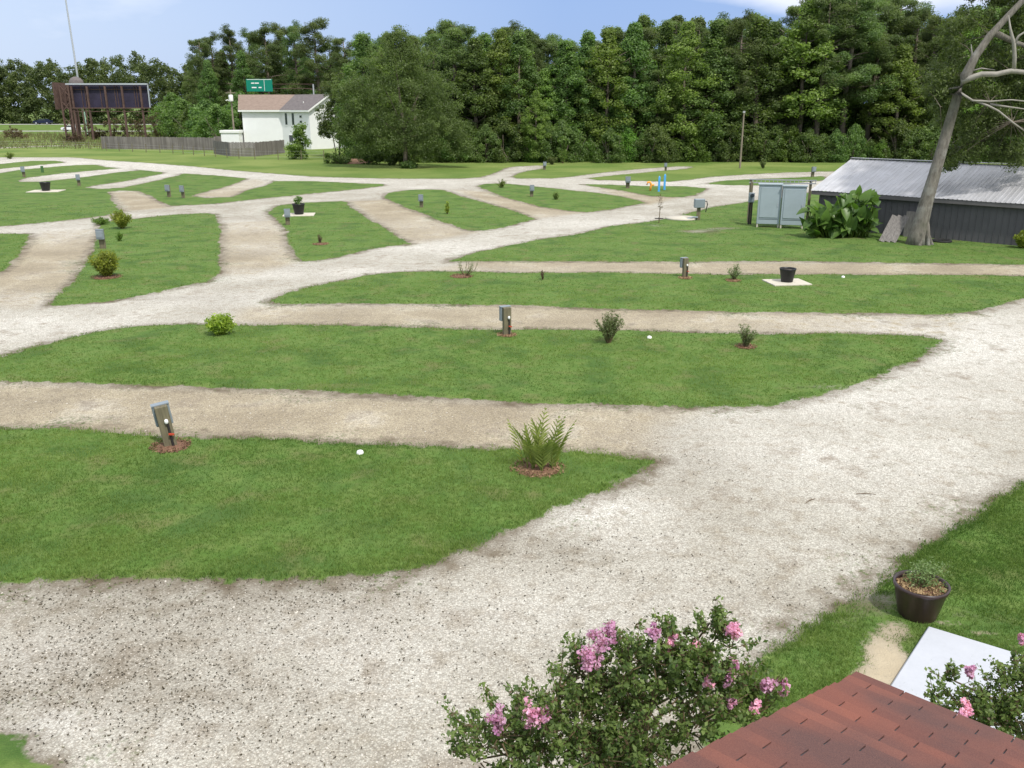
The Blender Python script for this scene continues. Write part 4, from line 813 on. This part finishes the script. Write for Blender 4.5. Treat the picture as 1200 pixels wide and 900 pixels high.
# ------------------------------------------------------------------ poles, mast, sign
q=at(867,197.5); o=thing('bare_pole',q,'bare thin wooden pole standing in the far meadow','pole'); MB().tube([(0,0,0),(0,0,5.9)],[.11,.08],8).build('shaft','wood_pole',o); MB().box((0,0,5.95),(.22,.2,.2)).build('cap','zinc',o)
q=Vector((atY(273,140,152).x,152,0)); zt=atY(272,105,152).z; o=thing('utility_pole',q,'wooden utility pole with a white transformer left of the white house','utility pole'); MB().tube([(0,0,0),(0,0,zt)],[.16,.12],8).build('shaft','wood_pole',o)
MB().lathe([(.01,-.5),(.33,-.5),(.35,-.4),(.35,.4),(.3,.5),(.01,.52)],16,(.1,-.4,atY(272,115,152).z)).build('transformer','white',o,True); MB().box((0,0,zt-.5),(1.6,.12,.12)).build('crossarm','wood_pole',o)
MB().tube([(0,-.1,zt-1.9),(-.5,-.3,zt-1.6),(-.8,-.3,zt-1.7)],.09,6).build('lamp_arm','white',o)
q=Vector((atY(92.5,95,206).x,206,0)); o=thing('radio_mast',q,'thin tall pale radio mast rising behind the billboard','mast'); MB().tube([(0,0,0),(-.2,0,15),(-.55,0,34),(-.9,0,60)],[.24,.2,.15,.08],10).build('shaft','steel',o,True)
q=Vector((atY(89,95,202).x,202,0)); o=thing('storage_tank',q,'grey dome-topped tank showing above the left top of the billboard','tank'); zz=atY(89,98,202).z
MB().lathe([(1.5,-1.6),(1.5,0),(1.4,.6),(1.0,1.1),(.4,1.4),(.01,1.45)],20,(0,0,zz)).build('tank','roof_shade_tank_grey',o,True); 
for dx,dy in ((-1,-1),(1,-1),(1,1),(-1,1)): MB().tube([(dx*.9,dy*.9,0),(dx*.9,dy*.9,zz-1.5)],.12,6).build('leg','rust',o)
# billboard (seen from the back)
YB=187.
def b3(x,y,dy=0): v=atY(x,y,YB+dy); return v
q=Vector((b3(125,130).x,YB,0)); o=thing('billboard',q,'rusty old billboard on posts seen from behind at the far left','billboard')
zt=b3(125,98.5).z; zb=b3(125,126).z; xl=b3(79,110).x-q.x; xr=b3(174,110).x-q.x
MB().box(((xl+xr)/2,.6,(zt+zb)/2),(xr-xl,.15,zt-zb)).build('panel','board_dark',o)
MB().box(((xl+xr)/2,-.1,zt),(xr-xl,.5,.3)).build('top_walkway','steel',o); MB().box(((xl+xr)/2,-.2,zb-.1),(xr-xl,1.,.2)).build('catwalk','rust',o); MB().box(((xl+xr)/2,-.5,zb-.75),(xr-xl,.1,.12)).build('catwalk_rail','rust',o)
MB().box(((xl+xr)/2,.35,zt-1.0),(xr-xl,.1,.12)).build('stringer','rust',o)
for pxp in (88,106,127,146.5,168): MB().box((b3(pxp,128).x-q.x,-.35,(zt-.4)/2),(.34,.34,zt-.4)).build('post','rust',o)
for pxp in (95,99,117,122,134,137,157,160,173): MB().box((b3(pxp,112).x-q.x,.42,(zt+zb)/2),(.1,.12,zt-zb)).build('rib','steel' if pxp in(173,) else 'rust',o)
MB().box((xr,.1,(zt+zb)/2),(.15,.3,zt-zb)).build('edge_frame','steel',o)
# second face, turned away at the left end
ax=xl-1.9; MB().add([(ax,-1.6,zt+.3),(xl+.1,7,zt+.2),(xl+.1,7,zb),(ax,-1.6,zb-.4),(ax-.2,-1.5,zt+.3),(xl-.1,7.1,zt+.2),(xl-.1,7.1,zb),(ax-.2,-1.5,zb-.4)],[(0,1,2,3),(7,6,5,4),(0,4,5,1),(3,7,4,0)]).build('second_panel','rust',o)
for k,(dx,dy) in enumerate(((-1.,-.8),(-.5,1),(.2,.5),(.6,-.6),(-.3,3.5))): MB().box((xl+dx,dy,(zt-.2)/2),(.3,.3,zt-.2)).build('post','rust',o)
for z in (2.5,5.5,8.5): MB().tube([(xl-1,-.8,z),(xl+.6,-.6,z+2)],.1,5).build('brace','rust',o); MB().tube([(xl+.6,-.6,z),(xl-1,-.8,z+2)],.1,5).build('brace','rust',o)
# highway, embankment, cars
hw=MB(); prof_=[(226,0.),(234,.5),(242,.5),(254,1.75),(264,1.78),(270,.0)]
def strip(name,y0,z0,y1,z1,mat):
    if mat=='ground':
        me=bpy.data.meshes.new(name); me.from_pydata([(-480,y0,z0),(150,y0,z0),(150,y1,z1),(-480,y1,z1)],[],[(0,1,2,3)])
        for k,val in (('sd',5.),('pad',0.),('dirt',0.),('white',0.),('sand',0.),('meadow',.25),('bare',0.)): me.attributes.new(k,'FLOAT','POINT').data.foreach_set('value',[val]*4)
        me.materials.append(M['ground']); o=bpy.data.objects.new(name,me); COL.objects.link(o)
    else: o=MB().quad((-480,y0,z0),(150,y0,z0),(150,y1,z1),(-480,y1,z1)).build(name,mat)
    tag(o,kind='structure')
strip('verge',226,-.01,234,.5,'ground'); strip('highway',234,.5,241,.5,'highway'); strip('verge',241,.5,256,1.75,'ground'); strip('highway',256,1.75,265,1.75,'highway'); strip('verge',265,1.75,272,-.01,'ground')
def car(x,Y,z,mat,label,sc=1.):
    q=Vector((atY(x,140,Y).x,Y,z)); o=thing('car',q,label,'car','cars on the far highway',scale=sc)
    prof_=[(-2.3,.35),(-2.3,.8),(-1.9,.95),(-1.1,1.0),(-.4,1.42),(.8,1.45),(1.6,1.05),(2.2,.95),(2.35,.6),(2.3,.35)]
    n=len(prof_); V=[(a,-.85,b) for a,b in prof_]+[(a,.85,b) for a,b in prof_]; MB().add(V,[tuple(range(n)),tuple(range(2*n-1,n-1,-1))]+[(i,(i+1)%n,n+(i+1)%n,n+i)[::-1] for i in range(n)]).build('body',mat,o)
    MB().add([(-.95,-.87,1.0),(-.38,-.87,1.34),(.75,-.87,1.37),(1.35,-.87,1.03)],[(0,1,2,3)]).add([(-1.08,-.8,1.03),(-.45,-.8,1.42),(-.45,.8,1.42),(-1.08,.8,1.03)],[(0,1,2,3)]).build('window','glass',o)
    for wx in (-1.45,1.45):
        for wy in (-.82,.82): w_=MB().tube([(wx,wy-.1,.34),(wx,wy+.1,.34)],.34,14).build('wheel','rubber',o); MB().tube([(wx,wy-.12*(1 if wy<0 else -1),.34),(wx,wy-.105*(1 if wy<0 else -1),.34)],.2,10).build('rim','steel',w_)
car(50,260,1.76,'carblue','dark blue car on the far highway left of the billboard',1.05); car(82,238,.51,'car_white','white car on the far highway partly hidden by the billboard legs')
q=atY(99,138,215); o=MB().box((0,0,3.),(.5,.2,6.),bev=.02).build('sign_post',plain('pale_green',(.35,.5,.45),.6)); o.location=(q.x,215,0); o.scale=(1,1,.9); tag(o,'pale green upright post below the billboard','post')
# green road sign on gantry
YS=158.; zc=atY(304,100,YS).z; q=Vector((atY(304,100,YS).x,YS,0)); o=thing('highway_sign',q,'green overhead highway sign showing among the pines above the white house','road sign')
MB().box((0,0,zc),(4.4,.12,2.0),bev=.02).build('sign_panel','green_sign',o)
mb=MB()
for (x0,z0,w_) in ((-1.1,.35,.5),(-.4,.35,.7),(-.9,-.35,.8),(.1,-.35,.5)): mb.box((x0,-.075,zc+z0),(w_,.02,.18))
mb.build('lettering','white',o); MB().box((0,-.075,zc+.93),(4.1,.02,.07)).box((.85,-.075,zc),(.06,.02,1.8)).build('border','white',o)
MB().tube([(9,.4,0),(9,.4,zc+.2)],.12,8).build('post','steel',o)
MB().tube([(-2.2,.4,zc-.5),(9,.4,zc-.5)],.05,6).tube([(-2.2,.4,zc+.2),(9,.4,zc+.2)],.05,6).tube([(0,.4,zc-.5),(0,.4,zc+.2)],.05,6).build('gantry_beam','rust',o)
# ------------------------------------------------------------------ white house
Q=Vector((atY(332,165,150).x,150,0)); o=thing('house',Q,'white two-storey house with brown shingle roof, shaded side coloured darker, behind the plank fence','house')
def dirv(a): return Vector((math.sin(R(a)),math.cos(R(a)),0))
nl,nr=dirv(6),dirv(40); ld=Vector((-nl.y,nl.x,0)); rd=Vector((nr.y,-nr.x,0)); gd=dirv(-15); eh_=6.05; rz_=8.4; Ll=6.6; Lr=7.2; hw_=3.8; ov=.45
bis=(nl+nr)/(1+nl.dot(nr)); up=lambda v,z: Vector((v.x,v.y,z))
Le=ld*Ll; Re=rd*Lr; Z0=Vector((0,0,0))
B0=bis*2*hw_; BL=Le+gd*2*hw_; BR=Re+nr*2*hw_; RA=bis*hw_; RL=Le+gd*hw_; RR=Re+nr*hw_
pl=[Z0,Le,BL,B0,BR,Re]; mb=MB(); mb.add([up(v,0) for v in pl]+[up(v,eh_) for v in pl],[(i,(i+1)%6,6+(i+1)%6,6+i) for i in range(6)]+[tuple(range(6,12))])
mb.add([up(Le,eh_),up(BL,eh_),up(RL,rz_-.12)],[(0,1,2)]).add([up(Re,eh_),up(BR,eh_),up(RR,rz_-.12)],[(0,2,1)]); mb.build('wall','white_wall',o)
oC=-bis*ov; oL=ld*ov; oR=rd*ov; ez=eh_-.06
e1=up(oC,ez); e2=up(Le+oL-nl*ov,ez); e3=up(Re+oR-nr*ov,ez); a0=up(RA,rz_); aL=up(RL+oL,rz_); aR=up(RR+oR,rz_); b0=up(B0+bis*ov,ez); b2=up(BL+oL+gd*ov,ez); b3=up(BR+oR+nr*ov,ez)
MB().add([e1,e2,aL,a0],[(0,1,2,3)]).add([a0,aL,b2,b0],[(0,1,2,3)]).build('roof','roof_lit_brown',o)
r1=MB().add([e1,a0,aR,e3],[(0,1,2,3)]).add([a0,b0,b3,aR],[(0,1,2,3)]).build('roof','roof_shade_tank_grey',o)
mb=MB()
def edge(a,b):
    a=a-Vector((0,0,.02)); b=b-Vector((0,0,.02)); n=(b-a).normalized(); s=n.cross(Vector((0,0,1)))*.05; mb.add([a-s,b-s,b+s,a+s,a-s-Vector((0,0,.26)),b-s-Vector((0,0,.26)),b+s-Vector((0,0,.26)),a+s-Vector((0,0,.26))],[(0,1,2,3),(7,6,5,4),(0,4,5,1),(3,2,6,7),(0,3,7,4),(1,5,6,2)])
edge(e1,e2); edge(e1-Vector((0,0,.004)),e3-Vector((0,0,.004))); edge(e3,aR); mb.build('fascia','white',o)
rzh=math.atan2(rd.y,rd.x)
for b_,z,w_,h_ in ((1.2,4.6,.5,1.8),(3.0,4.6,.5,1.8),(5.,5.,.5,.35),(5.,4.2,.5,.35),(2.2,1.5,1.,1.2)):
    c=rd*b_-nr*.02; wi=MB().box((c.x,c.y,z),(w_,.06,h_),rz=rzh).build('window','glass',o); c=rd*b_-nr*.035; MB().box((c.x,c.y,z+h_/2+.05),(w_+.16,.08,.1),rz=rzh).box((c.x,c.y,z-h_/2-.05),(w_+.16,.08,.1),rz=rzh).build('frame','white',wi)
MB().tube([up(rd*4+nr*1.5,6.8),up(rd*4+nr*1.5,7.3)],.08,8).build('vent_pipe','white',r1)
# white garden shed
q=Vector((atY(272,160,150).x,150,0)); o=thing('garden_shed',q,'small white garden shed with a flat white roof left of the white house','shed')
MB().box((0,0,1.2),(2.9,2.2,2.5)).build('wall','white_wall',o); MB().box((0,0,2.65),(3.2,2.5,.42),bev=.03).build('roof','white',o)
# ------------------------------------------------------------------ fences
def plank_fence(p,h,label):
    P_=[at(*a) for a in p]; o=thing('plank_fence',P_[0],label,'fence','weathered plank fences')
    mb=MB(); pb=MB()
    for a,b_ in zip(P_[:-1],P_[1:]):
        L_=(b_-a).length; n=int(L_/.16); dd=(b_-a)/L_; rz=math.atan2(dd.y,dd.x)
        for i in range(n):
            c=a+dd*(i+.5)*L_/n-P_[0]; hh=h*random.uniform(.97,1.02); mb.box((c.x,c.y,hh/2),(.145,.025,hh),rz=rz+random.uniform(-.03,.03),a=random.random())
        for i in range(int(L_/2.4)+1): c=a+dd*min(L_,i*2.4)-P_[0]; MB().box((c.x,c.y+.08,h/2),(.1,.1,h*.98),rz=rz).build('post','wood_grey',o)
    mb.build('planks','plankm',o)
m,t,b=nt('plankm'); v=attr(t,'var'); n=noise(t,.8,4,objc(t)); t.links.new(mix(t,mr(t,n,.4,.65,0,.4),mix(t,v,(.14,.125,.115),(.25,.225,.21)),(.10,.085,.075)),b.inputs['Base Color']); b.inputs['Roughness'].default_value=.9; M['plankm']=m
plank_fence([(120,174.5),(190,175.5),(252,176.5)],1.95,'long weathered grey plank fence to the left')
plank_fence([(251,180.5),(270,183.5),(300,183.5),(334,179.5)],1.9,'nearer weathered plank fence bending in front of the white house')
plank_fence([(252,173),(285,172),(312,170.5)],1.8,'weathered plank fence further back beside the garden shed')
plank_fence([(313,170.8),(332,171.5)],2.6,'tall short stretch of plank fence against the house wall')
def wire_fence(p,n,h,label):
    o=thing('wire_fence',at(*p[0]),label,'fence'); pts=[at(*a) for a in p]; tot=[0]
    for a,b_ in zip(pts[:-1],pts[1:]): tot.append(tot[-1]+(b_-a).length)
    top=[]
    for i in range(n):
        s=tot[-1]*i/(n-1); k=max(j for j in range(len(pts)-1) if tot[j]<=s+1e-6) if i<n-1 else len(pts)-2; f=(s-tot[k])/(tot[k+1]-tot[k]); c=pts[k].lerp(pts[k+1],f)-pts[0]
        MB().tube([(c.x,c.y,0),(c.x+random.gauss(0,.03),c.y,h)],.055,6).build('post','wood_post',o); top.append(c)
    mb=MB()
    for z in (.35,.7,1.05): mb.tube([(c.x,c.y,z) for c in top],.008,3)
    mb.build('wire','zinc',o)
wire_fence([(-60,176),(0,174),(60,173),(120,176)],9,1.35,'wire fence with thin posts in the far left grass'); wire_fence([(125,177),(200,180),(290,187),(345,187.5),(380,188)],16,1.25,'wire fence with thin posts in front of the plank fences')
n=16000; X=rng.uniform(-170,-58,n); Y=rng.uniform(147,226,n); h=rng.uniform(.25,.9,n)*(1+.4*np.sin(X*.35)*np.sin(Y*.22)); a=rng.uniform(0,6.28,n); w=.07
V=np.stack([np.stack([X-np.cos(a)*w,Y-np.sin(a)*w,0*X],1),np.stack([X+np.cos(a)*w,Y+np.sin(a)*w,0*X],1),np.stack([X+rng.normal(size=n)*.15,Y+rng.normal(size=n)*.15,h],1)],1).reshape(-1,3)
M['dry_grass']=leafm('dry_grass',(.085,.085,.04),(.20,.19,.10),.3,.8,.1); tag(npmesh('tall_grass',V,3,'dry_grass',np.repeat(rng.random(n),3)),'tall brownish weeds between the wire fence and the highway','grass',kind='stuff')
# ------------------------------------------------------------------ light
sunv=Vector((.42,-.72,0)).normalized()*math.cos(R(57))+Vector((0,0,math.sin(R(57))))
sl=bpy.data.lights.new('sun','SUN'); so=bpy.data.objects.new('sun',sl); COL.objects.link(so); sl.energy=3.1; sl.angle=R(3); sl.color=(1,.965,.9); so.rotation_euler=sunv.to_track_quat('Z','Y').to_euler()
w=bpy.data.worlds.new('World'); S.world=w; w.use_nodes=True; t=w.node_tree; bg=t.nodes['Background']
sk=N(t,'ShaderNodeTexSky',sky_type='NISHITA'); sk.sun_disc=False; sk.sun_elevation=R(57); sk.sun_rotation=math.atan2(sunv.x,sunv.y); sk.air_density=1.; sk.dust_density=1.5; sk.ozone_density=1.5
tc=N(t,'ShaderNodeTexCoord').outputs['Generated']; mp=N(t,'ShaderNodeMapping'); mp.inputs['Scale'].default_value=(1,1,2.6); t.links.new(tc,mp.inputs[0])
sx=N(t,'ShaderNodeSeparateXYZ'); t.links.new(tc,sx.inputs[0])
n1=noise(t,2.2,7,mp.outputs[0],.5)
cm=mth(t,'ADD',n1,mth(t,'ADD',mth(t,'MULTIPLY',mr(t,sx.outputs['Z'],.07,.14,-.1,.26),mr(t,sx.outputs['X'],-.12,.08,.15,1)),mr(t,sx.outputs['X'],-.2,.5,-.04,.05)))
cm=mth(t,'ADD',mr(t,cm,.53,.72),mr(t,sx.outputs['Z'],.28,.6,0,.7),clamp=True)  # second term: unseen bright cloud overhead, added as neutral fill for the shadows
blue=mix(t,mr(t,sx.outputs['X'],-.5,.05),(5.2,6.2,8.2),(2.6,3.9,7.))
base=mix(t,.8,sk.outputs[0],blue)
colw=mix(t,cm,base,(8.6,8.8,9.3)); t.links.new(colw,bg.inputs[0]); bg.inputs[1].default_value=.11
S.view_settings.view_transform='Standard'; S.view_settings.look='None'; S.view_settings.gamma=1; S.view_settings.use_curve_mapping=False; S.view_settings.exposure=.25
S.render.engine='CYCLES'; S.cycles.max_bounces=6; S.cycles.transparent_max_bounces=8
